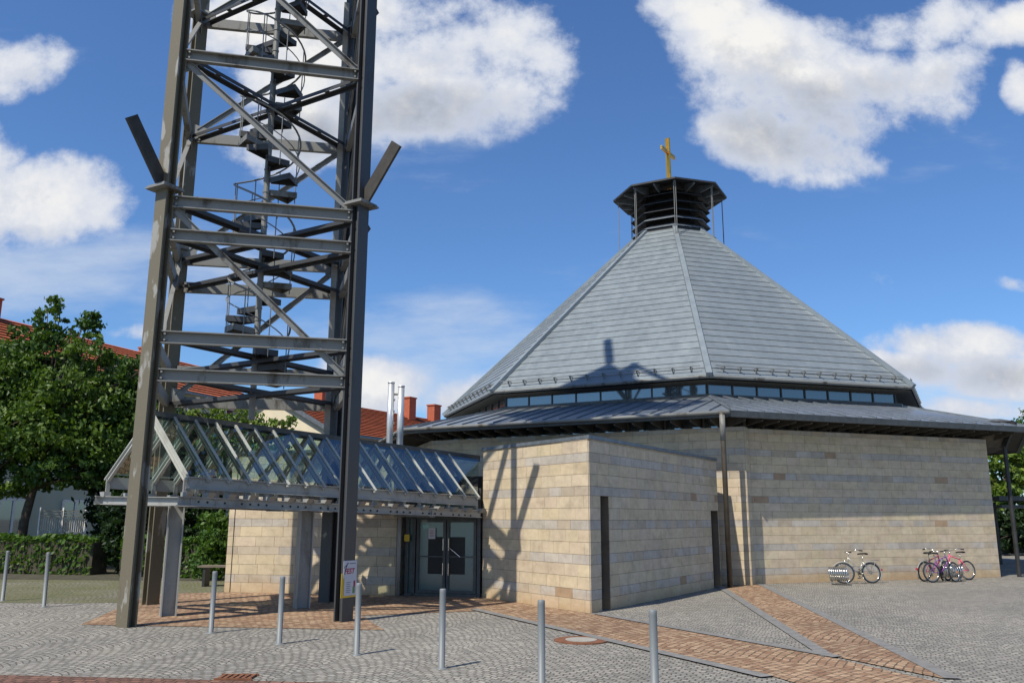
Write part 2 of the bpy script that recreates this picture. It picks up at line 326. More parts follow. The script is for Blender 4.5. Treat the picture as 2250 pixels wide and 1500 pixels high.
# sandstone bands
P = gp((178, 1372), (845, 1384)); DR = [(-2.3, 18.3), (-.6, 17.95)]
patch = [P[0], P[1], xy(G(792, 1352)), xy(G(1050, 1342)), (-.1, 17.2)] + [DR[1], DR[0], (-6.2, 19.0), xy(G(330, 1305))]
sheet('sandstone_paving', patch, .0075, M['band'])
B1 = gp((1050, 1338), (1700, 1487), (1900, 1545), (2260, 1545), (1830, 1446), (1298, 1349), (1090, 1316))
sheet('sandstone_band', B1, .010, M['band'])
B2 = gp((1588, 1288), (1665, 1284), (2075, 1492), (1838, 1444))
sheet('sandstone_strip', B2, .0125, M['band'])
def edge_row(a, b, w=.17):
    a, b = V((a[0], a[1], 0)), V((b[0], b[1], 0)); d = (b-a).normalized(); n = V((-d.y, d.x, 0)); return [xy(a), xy(b), xy(b+n*w), xy(a+n*w)]
for k, (a, b) in enumerate([(B2[3], B2[0]), (B2[1], B2[2]), (B1[1], B1[0]), (B1[5], B1[4])]):
    sheet('edging_blocks', edge_row(a, b), .015+.0015*k, M['edge'])
RS_ = [xy(G(-60, 1481)), xy(G(850, 1502)), xy(G(850, 1700)), xy(G(-60, 1700))]
sheet('red_paving', RS_, .004, M['bandd'])

# ------------------------------------------------------------------ stone walls
COURSES = []
z = 0; i = 0
while z < 6:
    h = .213 if (i % 3) != 1 else .165
    COURSES.append((z, z+h, (i % 3) == 1)); z += h; i += 1
rnd = random.Random(3)
def stone_tone(grey):
    r = rnd.random()
    if grey:
        if r < .55: g = rnd.uniform(.42, .50); return (g, g*.925, g*.83)
        if r < .975: g = rnd.uniform(.42, .52); return (g, g*.86, g*.68)
        g = rnd.uniform(.33, .38); return (g*1.05, g*.75, g*.5)
    g = rnd.uniform(.52, .59); return (g, g*rnd.uniform(.83, .86), g*rnd.uniform(.59, .65))
def stone_face(b, p, q, ztop, z0=0, holes=(), out=.012, wmin=.34, wmax=.52):
    """stones on the wall plane from p to q, outward is to the right of p->q; holes: (s0,s1,zt)"""
    p, q = V((*p, 0)), V((*q, 0)); Lg = (q-p).length; d = (q-p)/Lg; n = V((d.y, -d.x, 0))
    for (a, c, g) in COURSES:
        if c <= z0 or a >= ztop: continue
        a2, c2 = max(a, z0), min(c, ztop)
        s = -rnd.uniform(0, wmin)
        while s < Lg:
            w = rnd.uniform(wmin, wmax); s0, s1 = max(s, 0), min(s+w, Lg); s += w
            if s1-s0 < .02: continue
            segs = [(s0, s1)]
            for (h0, h1, ht) in holes:
                if a2 < ht-.05:
                    ns = []
                    for (u0, u1) in segs:
                        if u1 <= h0 or u0 >= h1: ns.append((u0, u1))
                        else:
                            if u0 < h0: ns.append((u0, h0))
                            if u1 > h1: ns.append((h1, u1))
                    segs = ns
            t = stone_tone(g)
            for (u0, u1) in segs:
                if u1-u0 < .015: continue
                j = .003; A = p+d*(u0+j); B = p+d*(u1-j)
                o = out+rnd.uniform(-.001, .001)
                b.hexa([A-n*.01+V((0, 0, a2+j)), A+n*o+V((0, 0, a2+j)), B+n*o+V((0, 0, a2+j)), B-n*.01+V((0, 0, a2+j)),
                        A-n*.01+V((0, 0, c2-j)), A+n*o+V((0, 0, c2-j)), B+n*o+V((0, 0, c2-j)), B-n*.01+V((0, 0, c2-j))][0:8], t)
JT = (.16, .13, .10)
def wall_solid(b, poly, z1, z0=0): b.prism(poly, z0, z1, JT)

def niche_wall(b, p, q, h, holes, depth=.3, first=None):
    """solid wall slab (thickness depth) broken by full-height-from-ground slots"""
    p, q = V((*p, 0)), V((*q, 0)); Lg = (q-p).length; d = (q-p)/Lg; n = V((d.y, -d.x, 0))
    s = 0
    for (h0, h1, ht) in sorted(holes)+[(Lg, Lg, 0)]:
        if h0-s > .001: b.prism([first if (first and s == 0) else xy(p+d*s-n*depth), xy(p+d*s), xy(p+d*h0), xy(p+d*h0-n*depth)], 0, h, JT)
        if h1 > h0: b.prism([xy(p+d*h0-n*depth), xy(p+d*h0), xy(p+d*h1), xy(p+d*h1-n*depth)], ht, h-.001, JT)
        s = h1

def line_hit(p, d, q, e):   # p+t d meets q+s e
    det = d[0]*(-e[1])+e[0]*d[1]; rx, ry = q[0]-p[0], q[1]-p[1]; t = (rx*(-e[1])+e[0]*ry)/det; return (p[0]+d[0]*t, p[1]+d[1]*t)

# ---- entrance block (sharp cornered box)
C0 = (1.36, 15.11); CL = (-.59, 18.0); CR = (5.02, 21.0); HB = 3.0
blk = thing('stone_annex', 'low flat roofed beige stone block with sharp front corner right of the glass door', 'building', (*C0, 0))
b = MB()
d1 = V((CR[0]-C0[0], CR[1]-C0[1])); L1 = d1.length; d1 /= L1
def s_at(px, py):   # distance along right face for a pixel
    g = ray(px, py); h = line_hit((0, 0), (g.x, g.y), C0, (d1.x, d1.y)); return hypot(h[0]-C0[0], h[1]-C0[1])
NA, NB = s_at(1322, 1340), s_at(1341, 1336); NC, ND = s_at(1568, 1290), L1-.02
holes = [(NA, NB, 2.02), (NC, ND, 1.82)]
stone_face(b, CL, C0, HB-.02, 0); stone_face(b, C0, CR, HB-.02, 0, holes)
nr = V((d1.y, -d1.x)); inner0 = V(C0)-nr*.32+V((CL[0]-C0[0], CL[1]-C0[1])).normalized()*0
dl = V((CL[0]-C0[0], CL[1]-C0[1])).normalized()
a0 = line_hit((C0[0]-nr.x*.3, C0[1]-nr.y*.3), d1, C0, dl)
a1 = (CR[0]-nr.x*.3, CR[1]-nr.y*.3)
wall_solid(b, [a0, a1, (3.2, 22.6), (-.3, 21.5), CL], HB-.03)
niche_wall(b, C0, CR, HB-.03, holes, .298, a0)
b.build('wall', M['stone'], blk)
b = MB(); b.prism([(C0[0]+.01, C0[1]-.05), (CR[0]+.05, CR[1]), (3.2, 22.65), (-.3, 21.55), (CL[0]-.05, CL[1])], HB-.02, HB+.045); b.build('coping', M['flash'], blk)
for (h0, h1, ht) in holes:
    b = MB(); A = V(C0)+d1*(h0+.02)-nr*.2; B = V(C0)+d1*(h1-.02)-nr*.2
    b.prism([xy(A), xy(B), xy(B-nr*.05), xy(A-nr*.05)], .03, ht-.02); w = b.build('narrow_window', M['pane'], blk)
    b = MB()
    for P_ in (A, B): b.bar((*(P_+nr*.03), .0), (*(P_+nr*.03), ht-.005), .05, .05, (nr.x, nr.y, 0))
    b.build('frame', M['frame'], w)

# ---- left annex
A0 = (-6.23, 19.1); A1 = (-2.42, 18.35)
ann = thing('stone_annex', 'low beige stone wing behind the steel tower, left of the glass door', 'building', (*A0, 0))
b = MB(); stone_face(b, A0, A1, HB-.02); stone_face(b, (-5.4, 23.6), A0, HB-.02); stone_face(b, A1, (-1.95, 20.4), HB-.02)
wall_solid(b, [A0, A1, (-1.95, 20.4), (-1.6, 24), (-5.4, 23.6)], HB-.03); b.build('wall', M['stone'], ann)
b = MB(); b.prism([(A0[0]-.05, A0[1]-.05), (A1[0]+.05, A1[1]-.05), (-1.9, 20.4), (-1.55, 24.05), (-5.45, 23.65)], HB-.02, HB+.045); b.build('coping', M['flash'], ann)
jx = V(A0)+(V(A1)-V(A0)).normalized()*.13; b = MB(); b.bar((jx.x, jx.y-.017, 0), (jx.x, jx.y-.017, HB-.03), .012, .012, (0, 1, 0)); b.build('joint_strip', M['black'], ann)
dp = AT(877, 1200, 18.25); b = MB(); b.tube([(dp.x, dp.y, 0), (dp.x, dp.y, 2.0)], .04, 10); b.build('downpipe', M['galvl'], ann, True)
b = MB(); c = AT(894, 1181, 18.28); b.box((c.x, c.y, c.z), (.11, .012, .14), R(-11)); tag(b.build('notice_sign', M['yellow']), 'small yellow sign on the stone wall just left of the entrance door', 'sign')

# ------------------------------------------------------------------ church
CC = (6.53, 33.2); TH = -97.5+2.08
def oc(Rd, zz, k): a = R(TH+45*k); return V((CC[0]+Rd*cos(a), CC[1]+Rd*sin(a), zz))
ch = thing('church', 'octagonal church with grey metal pyramid roof, louvred lantern and beige stone walls', 'church', (CC[0], CC[1], 0))
SKR = {k: oc(12.65, 4.19, k) for k in range(-4, 5)}; SKR[1] = V((14.85, 24.25, 4.19))
SK = lambda k: SKR[((k+3) % 8)-3]
RE, ZE, RT, ZT = 9.28, 5.61, 1.52, 12.78
# walls
aR = R(20.5); dR = V((cos(aR), sin(aR))); W0 = V((6.06, 21.83)); g = ray(2198, 1262); WR1 = V(line_hit((0, 0), (g.x, g.y), xy(W0), (dR.x, dR.y)))
nL = V((cos(R(-118)), sin(R(-118)))); dL = V((-nL.y, nL.x)); pL = V(CC)+nL*10.8   # left face
if dL.x < 0: dL = -dL
g = ray(1652, 1285); E0 = line_hit((0, 0), (g.x, g.y), xy(pL), (dL.x, dL.y)); F0 = xy(pL-dL*4.4)
HW = 3.88
def church_wall(name, p, q, thick=.4, ends=False):
    b = MB(); stone_face(b, p, q, HW-.01); P_, Q_ = V(p), V(q); d = (Q_-P_).normalized(); n = V((d.y, -d.x))
    b.prism([xy(P_), xy(Q_), xy(Q_-n*thick), xy(P_-n*thick)], 0, HW-.02, JT)
    if ends: stone_face(b, xy(Q_), xy(Q_-n*thick), HW-.01)
    b2 = b.build(name, M['stone'], ch); return b2
church_wall('wall', F0, E0, .4, True); church_wall('wall', xy(W0-dR*.7), xy(WR1), .35, True)
f1 = V((CC[0]+10.8*cos(R(-163)), CC[1]+10.8*sin(R(-163)))); dl3 = V((-sin(R(-163)), cos(R(-163))))
church_wall('wall', xy(f1-dl3*4.5), F0, .4)
church_wall('wall', xy(WR1+V((-.1, .35))), xy(WR1+V((cos(R(70)), sin(R(70))))*8), .35)
# skirt roof with standing seams
def skirt():
    top = [oc(8.95, 5.02, k) for k in range(8)]
    b = MB(); SE = []; so_ = MB(); RA = []; fa = MB(); gu = MB()
    for k in range(-3, 5):
        a, c = SK(k), SK(k+1); A, C = oc(8.95, 5.02, k), oc(8.95, 5.02, k+1)
        b.quad(a, c, C, A, tone=(1.0, 1.0, 1.0))
        # soffit follows 10 cm below, towards the wall only
        a2, c2 = a-V((0, 0, .16)), c-V((0, 0, .16)); Ai, Ci = oc(9.3, 4.78, k), oc(9.3, 4.78, k+1); so_.quad(Ai, Ci, c2, a2)
        dd = (c-a).normalized(); n = V((dd.y, -dd.x, 0))
        fa.quad(a2, c2, c-V((0, 0, .0)), a-V((0, 0, .0)))
        fa.quad(a2-n*.12, c2-n*.12, c2, a2)
        L = (c-a).length; m = int(L/.5); up = ((A+C)/2-(a+c)/2); nrm = dd.cross(up).normalized()
        if nrm.z < 0: nrm = -nrm
        inw = -n
        for j in range(1, m):
            s = L*j/m; p = a+dd*s
            # inward run until top line or hip
            run = 9
            for (q, e) in ((A, C-A), (a, A-a), (c, C-c)):
                det = inw.x*(-e.y)+e.x*inw.y
                if abs(det) < 1e-6: continue
                rx, ry = q.x-p.x, q.y-p.y; t = (rx*(-e.y)+e.x*ry)/det; u = (inw.x*ry-inw.y*rx)/det
                if t > .05 and -.02 <= u <= 1.02: run = min(run, t)
            if run > 8: continue
            hgt = up.z/(V((up.x, up.y)).length) if True else 0
            perp = abs(((A+C)/2-(a+c)/2).dot(inw)); slope = up.z/perp
            q = p+inw*run+V((0, 0, slope*run))
            se = MB(); se.bar(p+nrm*.012, q+nrm*.012, .018, .05, nrm)
            if k in (-2, -1, 0): SE.append(se)
            # rafter fin under the soffit
            r2 = min(run, 3.2); q2 = p+inw*min(r2, 2.1)
            if j % 1 == 0:
                zt0, zt1 = p.z-.18, p.z-.18+slope*min(r2, 2.1); zb = p.z-.24
                w = dd*.02
                P8 = [p+inw*.1-w, p+inw*.1+w, q2+w, q2-w]
                zz = [zb+.02, zb+.02, zb-.12, zb-.12]; zz2 = [zt0, zt0, zt1, zt1]
                ra = MB()
                if k in (-2, -1, 0): RA.append(ra)
                ra.hexa([V((v_.x, v_.y, z_)) for v_, z_ in zip(P8, zz)]+[V((v_.x, v_.y, z_)) for v_, z_ in zip(P8, zz2)])
        if k < 0: gu.tube([a-V((0, 0, .05))+n*.05, c-V((0, 0, .05))+n*.05], .05, 8)
        se = MB(); se.bar(a+V((0, 0, .02)), A+V((0, 0, .02)), .05, .06); SE.append(se)
    r = b.build('skirt_roof', M['seam'], ch); 
    for se in SE: se.build('standing_seam', M['flash'], r)
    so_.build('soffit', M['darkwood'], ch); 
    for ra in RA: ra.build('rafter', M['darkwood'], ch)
    fa.build('fascia', M['frame'], ch); gu.build('gutter', M['galv'], r, True)
skirt()
# glazed strip between wall and soffit
for (p, q) in ((F0, E0), (xy(W0-dR*.5), xy(WR1)), (xy(f1-dl3*4.5), F0)):
    P_, Q_ = V(p), V(q); d = (Q_-P_).normalized(); n = V((d.y, -d.x)); L = (Q_-P_).length; zt = 4.20
    b = MB(); a, c = P_-n*.16, Q_-n*.16; b.quad((a.x, a.y, HW-.02), (c.x, c.y, HW-.02), (c.x, c.y, zt), (a.x, a.y, zt)); g_ = b.build('window_band', M['pane'], ch)
    m = int(L/1.0)
    for j in range(m+1): b = MB(); v_ = P_+d*(L*j/m)-n*.13; b.bar((v_.x, v_.y, HW-.02), (v_.x, v_.y, zt-.01), .05, .05, (n.x, n.y, 0)); b.build('mullion', M['brown'], g_)
# clerestory
b = MB(); MU = []; sil = MB(); lin = MB()
for k in range(-3, 5):
    A, C = oc(8.72, 0, k), oc(8.72, 0, k+1); L = (C-A).length; d = (C-A)/L; n = V((d.y, -d.x, 0))
    b.quad(A+V((0, 0, 5.1)), C+V((0, 0, 5.1)), C+V((0, 0, 5.6)), A+V((0, 0, 5.6)))
    if k in (-2, -1, 0): MU += [(A+d*(L*(j+.02)/8.04)+n*.02, n) for j in range(0, 9)]
    a, c = oc(8.92, 0, k), oc(8.92, 0, k+1); sil.quad(a+V((0, 0, 4.98)), c+V((0, 0, 4.98)), c+V((0, 0, 5.13)), a+V((0, 0, 5.13))); sil.quad(a+V((0, 0, 5.13)), c+V((0, 0, 5.13)), C+V((0, 0, 5.14)), A+V((0, 0, 5.14)))
    a, c = oc(9.24, 0, k), oc(9.24, 0, k+1); lin.quad(A+V((0, 0, 5.44)), C+V((0, 0, 5.44)), c+V((0, 0, 5.5)), a+V((0, 0, 5.5)))
cw = b.build('clerestory_window', M['pane'], ch); 
for (v_, n) in MU: b = MB(); b.bar(v_+V((0, 0, 5.1)), v_+V((0, 0, 5.47)), .035, .04, n); b.build('mullion', M['frame'], cw)
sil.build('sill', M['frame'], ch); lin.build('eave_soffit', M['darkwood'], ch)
# main roof, lapped courses
b = MB(); cap = []; sg = MB(); eg = MB()
NC_ = 28
for k in range(-3, 5):
    e0, e1, t0, t1 = oc(RE, ZE, k), oc(RE, ZE, k+1), oc(RT, ZT, k), oc(RT, ZT, k+1)
    nrm = (e1-e0).cross(t0-e0).normalized()
    for j in range(NC_):
        f0, f1_ = j/NC_, (j+1)/NC_
        l0, l1 = e0.lerp(t0, f0), e1.lerp(t1, f0); h0, h1 = e0.lerp(t0, f1_), e1.lerp(t1, f1_); W = (l1-l0).length
        m = max(1, int(round(W/2.6))); offs = rnd.random()
        xs = sorted([0, 1]+[min(.98, max(.02, (i+offs)/m)) for i in range(m)])
        for x0, x1 in zip(xs, xs[1:]):
            if x1-x0 < .01: continue
            t = rnd.choice((1, 1, 1, 1, .985, 1.015, 1.035 if rnd.random() < .4 else 1)); t = (t, t, t)
            p0, p1, p2, p3 = l0.lerp(l1, x0), l0.lerp(l1, x1), h0.lerp(h1, x1), h0.lerp(h1, x0)
            b.quad(p0+nrm*.022, p1+nrm*.022, p2+nrm*.004, p3+nrm*.004, tone=t)
            b.quad(p0-nrm*.004, p1-nrm*.004, p1+nrm*.022, p0+nrm*.022, tone=(.55, .55, .55))  # lap edge toned down, the shadow line under each course painted in
    # snow guard along the eave
    d = (e1-e0).normalized(); L = (e1-e0).length
    upv = (t0.lerp(t1, .5)-e0.lerp(e1, .5)).normalized()
    for hh, off in ((.12, .22), (.20, .24)):
        sg.tube([e0+upv*off+nrm*hh+d*.25, e1+upv*off+nrm*hh-d*.25], .012, 6)
    for j in range(1, 13):
        p = e0+d*(L*j/13)+upv*.22; sg.bar(p, p+nrm*.22, .02, .05, upv); sg.bar(p+upv*.2, p+nrm*.2, .02, .02, nrm)
    eg.bar(e0-nrm*.02, e1-nrm*.02, .10, .07, nrm)
mr = b.build('main_roof', M['zinc'], ch); o_ = sg.build('snow_guard', M['galv'], mr); eg.build('eave_trim', M['galv'], mr)
for k in range(8):
    b = MB(); e, t = oc(RE+.05, ZE, k), oc(RT, ZT, k); nn = (t-e).cross(V((0, 0, 1)).cross(t-e)).normalized()
    if nn.z < 0: nn = -nn
    b.bar(e+nn*.03, t+nn*.03, .17, .12, nn, tone=(1.1, 1.1, 1.1)); b.build('hip_cap', M['zinc'], mr)
b = MB(); b.prism([xy(oc(RT+.05, 0, k)) for k in range(8)], ZT-.3, ZT+.05); lan = b.build('lantern', M['dark'], ch)
b = MB()
b.prism([xy(oc(1.0, 0, k)) for k in range(8)], ZT, 14.6); b.build('core', M['black'], lan)
for j in range(5):
    b = MB(); zc = 12.98+.34*j
    for k in range(8):
        a, c = oc(1.62, zc-.09, k), oc(1.62, zc-.09, k+1); A, C = oc(1.22, zc+.13, k), oc(1.22, zc+.13, k+1)
        b.quad(a, c, C, A, tone=(1, 1, 1)); b.quad(a-V((0, 0, .03)), A-V((0, 0, .03)), C-V((0, 0, .03)), c-V((0, 0, .03)), tone=(.5, .5, .5)); b.quad(a-V((0, 0, .03)), c-V((0, 0, .03)), c, a, tone=(1, 1, 1))
    b.build('louvre', M['flash'] if j < 2 else M['dark'], lan)
b = MB(); lr = [oc(2.33, 14.58, k) for k in range(8)]; ap = V((*CC, 15.2))
for k in range(8):
    b.quad(lr[k], lr[(k+1) % 8], ap); b.quad(lr[(k+1) % 8]-V((0, 0, .07)), lr[k]-V((0, 0, .07)), V((*CC, 15.05)))
    b.quad(lr[k]-V((0, 0, .07)), lr[(k+1) % 8]-V((0, 0, .07)), lr[(k+1) % 8], lr[k])
b.build('lantern_roof', M['dark'], lan)
b = MB()
for k in range(16):
    a_ = R(TH+22.5*k); rr = 2.2 if k % 2 == 0 else 2.05; o_ = V((cos(a_), sin(a_), 0)); P0 = V((*CC, 0)); w = V((-sin(a_), cos(a_), 0))*.03
    pts = [(rr, 14.50), (rr, 14.44), (1.3, 14.32), (1.3, 14.72)]
    q = [P0+o_*r_+V((0, 0, z_)) for r_, z_ in pts]; b.hexa([v_-w for v_ in q]+[v_+w for v_ in q])
b.build('bracket', M['flash'], lan)
for k in range(8):
    b = MB(); rr = 2.12; zb = ZT-(rr-RT)*(ZT-ZE)/(RE-RT)+.05; p = oc(rr, 0, k); t_ = R(TH+45*k+90); w = V((cos(t_), sin(t_), 0))*.035
    for s_ in (-1, 1): b.tube([p+w*s_+V((0, 0, zb)), p+w*s_+V((0, 0, 14.5))], .014, 6)
    b.box((p.x, p.y, zb+.03), (.14, .14, .05), t_); b.build('rod', M['galv'], lan)
b = MB(); cx_, cy_ = CC
for s_ in (-1, 1):
    b.bar((cx_+.045*s_, cy_-.03*s_, 15.0), (cx_+.045*s_, cy_-.03*s_, 17.27), .065, .09, (.56, -.83, 0))
    h = V((.377, .56, 0)); c0 = V((cx_, cy_, 16.62+.045*s_)); b.bar(c0-h, c0+h, .09, .065)
b.build('cross', M['gold'], ch)
# corner post (pipe column) and bent post on the right
b = MB(); p = (5.14, 20.62); b.tube([(*p, 0), (*p, 4.0), (p[0]-.01, p[1]+.02, 4.12)], .062, 14); cpst = b.build('downpipe', M['brown'], ch, True)
b = MB(); b.tube([(*p, 3.45), (*p, 4.07)], .068, 14); b.build('pipe_sleeve', M['galv'], cpst, True)
b = MB(); q0 = G(2237, 1236); q0 = V((14.3, 24.6, 0)); kx = AT(2237, 1240, 24.8); q0 = V((kx.x, 24.8, 0)); k1 = AT(2207, 980, 24.8); k2 = AT(2228, 925, 24.4)
b.tube([q0, k1], .06, 8); b.bar(k1, k2, .08, .16); b.build('prop', M['dark'], ch)
# folded soffit at right end
b = MB(); q = [AT(2100, 978, 24.9), AT(2206, 984, 24.9), AT(2232, 925, 24.5), AT(2100, 925, 24.5)]; b.hexa([q[0], q[1], q[1]+V((.5, 1.6, -.05)), q[0]+V((.5, 1.6, -.05)), q[3], q[2], q[2]+V((.5, 1.6, .25)), q[3]+V((.5, 1.6, .25))])
b.build('end_soffit', M['brown'], ch)

# ------------------------------------------------------------------ twin flue
tf = thing('twin_flue', 'two silver metal flue pipes clamped together behind the canopy ridge', 'chimney', (-3.0, 22.0, 2.97))
pf = []
for (x, yt) in ((859, 840), (881, 848)):
    p0 = AT(x-2, 975, 22); p1 = AT(x+1, yt, 22); pf.append(p1); b = MB(); b.tube([(p1.x, 22, 2.97), (p1.x, 22, p1.z)], .085, 20); b.tube([(p1.x, 22, p1.z-.03), (p1.x, 22, p1.z+.01)], .092, 20)
    b.build('flue', M['flue'], tf, True)
b = MB(); b.bar((pf[0].x+.08, 22, 4.75), (pf[1].x-.08, 22, 4.75), .04, .05)
for j in range(5): b.box((pf[0].x+.1, 21.98, 3.4+.3*j), (.03, .03, .05))
b.build('clamp', M['galv'], tf)

# ------------------------------------------------------------------ steel tower
LEG = {'FL': V((-5.71, 13.14)), 'FR': V((-2.63, 13.85)), 'BL': V((-6.69, 16.34)), 'BR': V((-3.55, 16.91))}
TC = sum(LEG.values(), V((0, 0)))/4
tw = thing('steel_tower', 'tall open steel lattice tower with four legs and a spiral stair inside', 'bell tower', (TC.x, TC.y, 0))
def P3(k, z): return V((LEG[k].x, LEG[k].y, z))
ZL = [3.78, 4.39, 6.09, 6.66, 9.30, 11.95, 14.6, 17.2, 19.8, 21.8]; TOPZ = 21.95
legob = {}
for k in LEG:
    rd = (LEG[k]-TC).normalized(); a = atan2(rd.y, rd.x); r3 = V((rd.x, rd.y, 0)); t3 = V((-rd.y, rd.x, 0)); c = P3(k, 0)
    b = MB(); H = .17; Bw = .26; t = .028
    for s_ in (-1, 1): b.bar(c+r3*s_*(H/2-t/2), c+r3*s_*(H/2-t/2)+V((0, 0, TOPZ)), Bw, t, r3)
    b.bar(c, c+V((0, 0, TOPZ-.002)), .035, H-2*t-.002, r3)
    for s_ in (-1, 1): b.bar(c+t3*s_*.035, c+t3*s_*.035+V((0, 0, TOPZ-.004)), .02, H-2*t-.02, r3)
    o = b.build('leg', M['olive'] if k in ('FL', 'BL') else M['dleg'], tw); legob[k] = o
    for zz in (6.86, 11.95+.15):
        b = MB(); b.box((c.x+rd.x*.02, c.y+rd.y*.02, zz), (.40, .46, .03), a); b.box((c.x+rd.x*.02, c.y+rd.y*.02, zz+.035), (.36, .42, .018), a); b.build('collar_plate', M['galv'], o)
        b = MB(); s = .68; p0 = c+r3*.06+V((0, 0, zz+.06)); p1 = c+r3*.76+V((0, 0, zz+.98)); dd = (p1-p0).normalized(); u = dd.cross(t3).normalized()
        b.bar(p0, p1, .05, .23, u); b.build('fin', M['fin'], o)
def off_out(a, b_):   # outward horizontal normal of face a-b
    m = (LEG[a]+LEG[b_])/2-TC; d = (LEG[b_]-LEG[a]).normalized(); n = V((d.y, -d.x)); return n if n.dot(m) > 0 else -n
FACES = [('FL', 'FR'), ('FR', 'BR'), ('BR', 'BL'), ('BL', 'FL')]
for (a, c) in FACES:
    n = off_out(a, c); n3 = V((n.x, n.y, 0)); d = (LEG[c]-LEG[a]).normalized(); d3 = V((d.x, d.y, 0))
    for z in ZL:
        b = MB(); p, q = P3(a, z)+d3*.13+n3*.02, P3(c, z)-d3*.13+n3*.02
        b.channel(p, q, .10, .205, .018, (0, 0, 1), side=1)
        for e in (p+d3*.06, q-d3*.06):
            for zz in (-.05, .05): b.box((e.x+n.x*-.01, e.y+n.y*-.01, e.z+zz), (.03, .12, .03), atan2(d.y, d.x))
        b.build('horizontal_beam', M['galv'], tw)
    bays = [(ZL[0], ZL[3])]+[(ZL[i], ZL[i+1]) for i in range(3, len(ZL)-1)]
    for i, (z0, z1) in enumerate(bays):
        b = MB(); p, q = P3(a, z1-.12)+d3*.16-n3*.03, P3(c, z0+.12)-d3*.16-n3*.03
        b.bar(p, q, .012, .10, n3.cross(q-p)); b.bar(p, q, .08, .012, n3.cross(q-p), 0, .05)
        b.build('diagonal_brace', M['galv'], tw)
        for (e, s_) in ((p, 1), (q, -1)):
            b = MB(); e = e-n3*.02; cx = (e+d3*.0); b.hexa([cx-d3*.1*s_+V((0, 0, -.2))-n3*.006, cx+d3*.16*s_+V((0, 0, -.05))-n3*.006, cx+d3*.16*s_+V((0, 0, .08))-n3*.006, cx-d3*.1*s_+V((0, 0, .16))-n3*.006,
                    cx-d3*.1*s_+V((0, 0, -.2))+n3*.006, cx+d3*.16*s_+V((0, 0, -.05))+n3*.006, cx+d3*.16*s_+V((0, 0, .08))+n3*.006, cx-d3*.1*s_+V((0, 0, .16))+n3*.006])
            b.build('gusset_plate', M['galv'], tw)
for z in ZL:
    for (a, c) in (('FL', 'BR'), ('FR', 'BL')):
        b = MB(); d = (LEG[c]-LEG[a]).normalized(); d3 = V((d.x, d.y, 0)); dz = .05 if a == 'FL' else -.03
        p, q = P3(a, z+dz)+d3*.2, P3(c, z+dz)-d3*.2
        for s_ in (-1, 1):
            b.bar(p, q, .07, .012, (0, 0, 1), s_*.065, 0); b.bar(p, q, .012, .06, (0, 0, 1), s_*.10, -.036)
        Lp = (q-p).length
        for j in range(1, 6): e = p+d3*(Lp*j/6); b.box((e.x, e.y, e.z-.008), (.10, .16, .014), atan2(d.y, d.x))
        b.build('cross_brace', M['dleg'], tw)
# cable duct on the rear right leg
b = MB(); c = P3('BR', 0); rd = (LEG['BR']-TC).normalized(); cd = c-V((rd.x, rd.y, 0))*.13+V((-.05, -.03, 0)); b.box((cd.x, cd.y, 4.6+2.7), (.11, .03, 5.4+5.4), R(30)); b.build('cable_duct', M['conc'], legob['BR'])
# spiral stair
st = MB(); zz = 3.3; pp = []; rr_ = []
while zz < TOPZ-.5:
    for q, r_ in ((0, .066), (.03, .066), (.032, .056), (.22, .056)): pp.append((TC.x, TC.y, zz+q)); rr_.append(r_)
    zz += .225
st.tube(pp, rr_, 12); stair = st.build('spiral_stair', M['galv'], tw)
NTR = 62; RISE = .225; R1 = .56
for i in range(NTR):
    zz = 4.05+RISE*i; a0 = R(60-45*i); a1 = a0-R(43); b = MB()
    def pt(r, a, z_): return V((TC.x+r*cos(a), TC.y+r*sin(a), z_))
    A = [pt(.07, a0, zz), pt(R1, a0, zz), pt(R1, a1, zz), pt(.07, a1, zz)]
    b.hexa([v_-V((0, 0, .012)) for v_ in A]+A)
    for (p, q) in ((A[0], A[1]), (A[3], A[2]), (A[1], A[2])): b.bar(p-V((0, 0, .055)), q-V((0, 0, .055)), .008, .11)
    b.build('tread', M['dleg'] if i % 4 else M['galv'], stair)
hr = MB()
for (rr, dz, rad) in ((R1+.02, .82, .019), (R1+.02, .42, .011)):
    pts = [(TC.x+rr*cos(R(38-45*t/4)), TC.y+rr*sin(R(38-45*t/4)), 4.05+RISE*t/4+dz) for t in range(0, NTR*4)]
    hr.tube(pts, rad, 6)
hr.build('handrail', M['galv'], stair, True)
hr = MB()
for i in range(NTR): a = R(38-45*i); hr.tube([(TC.x+(R1+.01)*cos(a), TC.y+(R1+.01)*sin(a), 4.0+RISE*i-.1), (TC.x+(R1+.02)*cos(a), TC.y+(R1+.02)*sin(a), 4.05+RISE*i+.83)], .011, 6)
hr.build('baluster', M['galv'], stair)
# tower head (unseen, shifted and shaped to land its shadow on the church roof)
b = MB(); hw = 2.2; HC = (-6.02, 14.65)
hp = [V((HC[0]+hw*sqrt(2)*cos(R(13+45+90*k)), HC[1]+hw*sqrt(2)*sin(R(13+45+90*k)), 22.3)) for k in range(4)]; apx = V((*HC, 23.0))
for k in range(4): b.quad(hp[k], hp[(k+1) % 4], apx)
b.quad(*hp[::-1]); b.build('tower_roof', M['dark'], tw)
b = MB(); b.bar(hp[0], V((-4.46, 18.16, 23.6)), .22, .22); b.build('shadow_bar', M['galv'], tw)  # unseen bar added at the head's corner to cast the shadow's spike
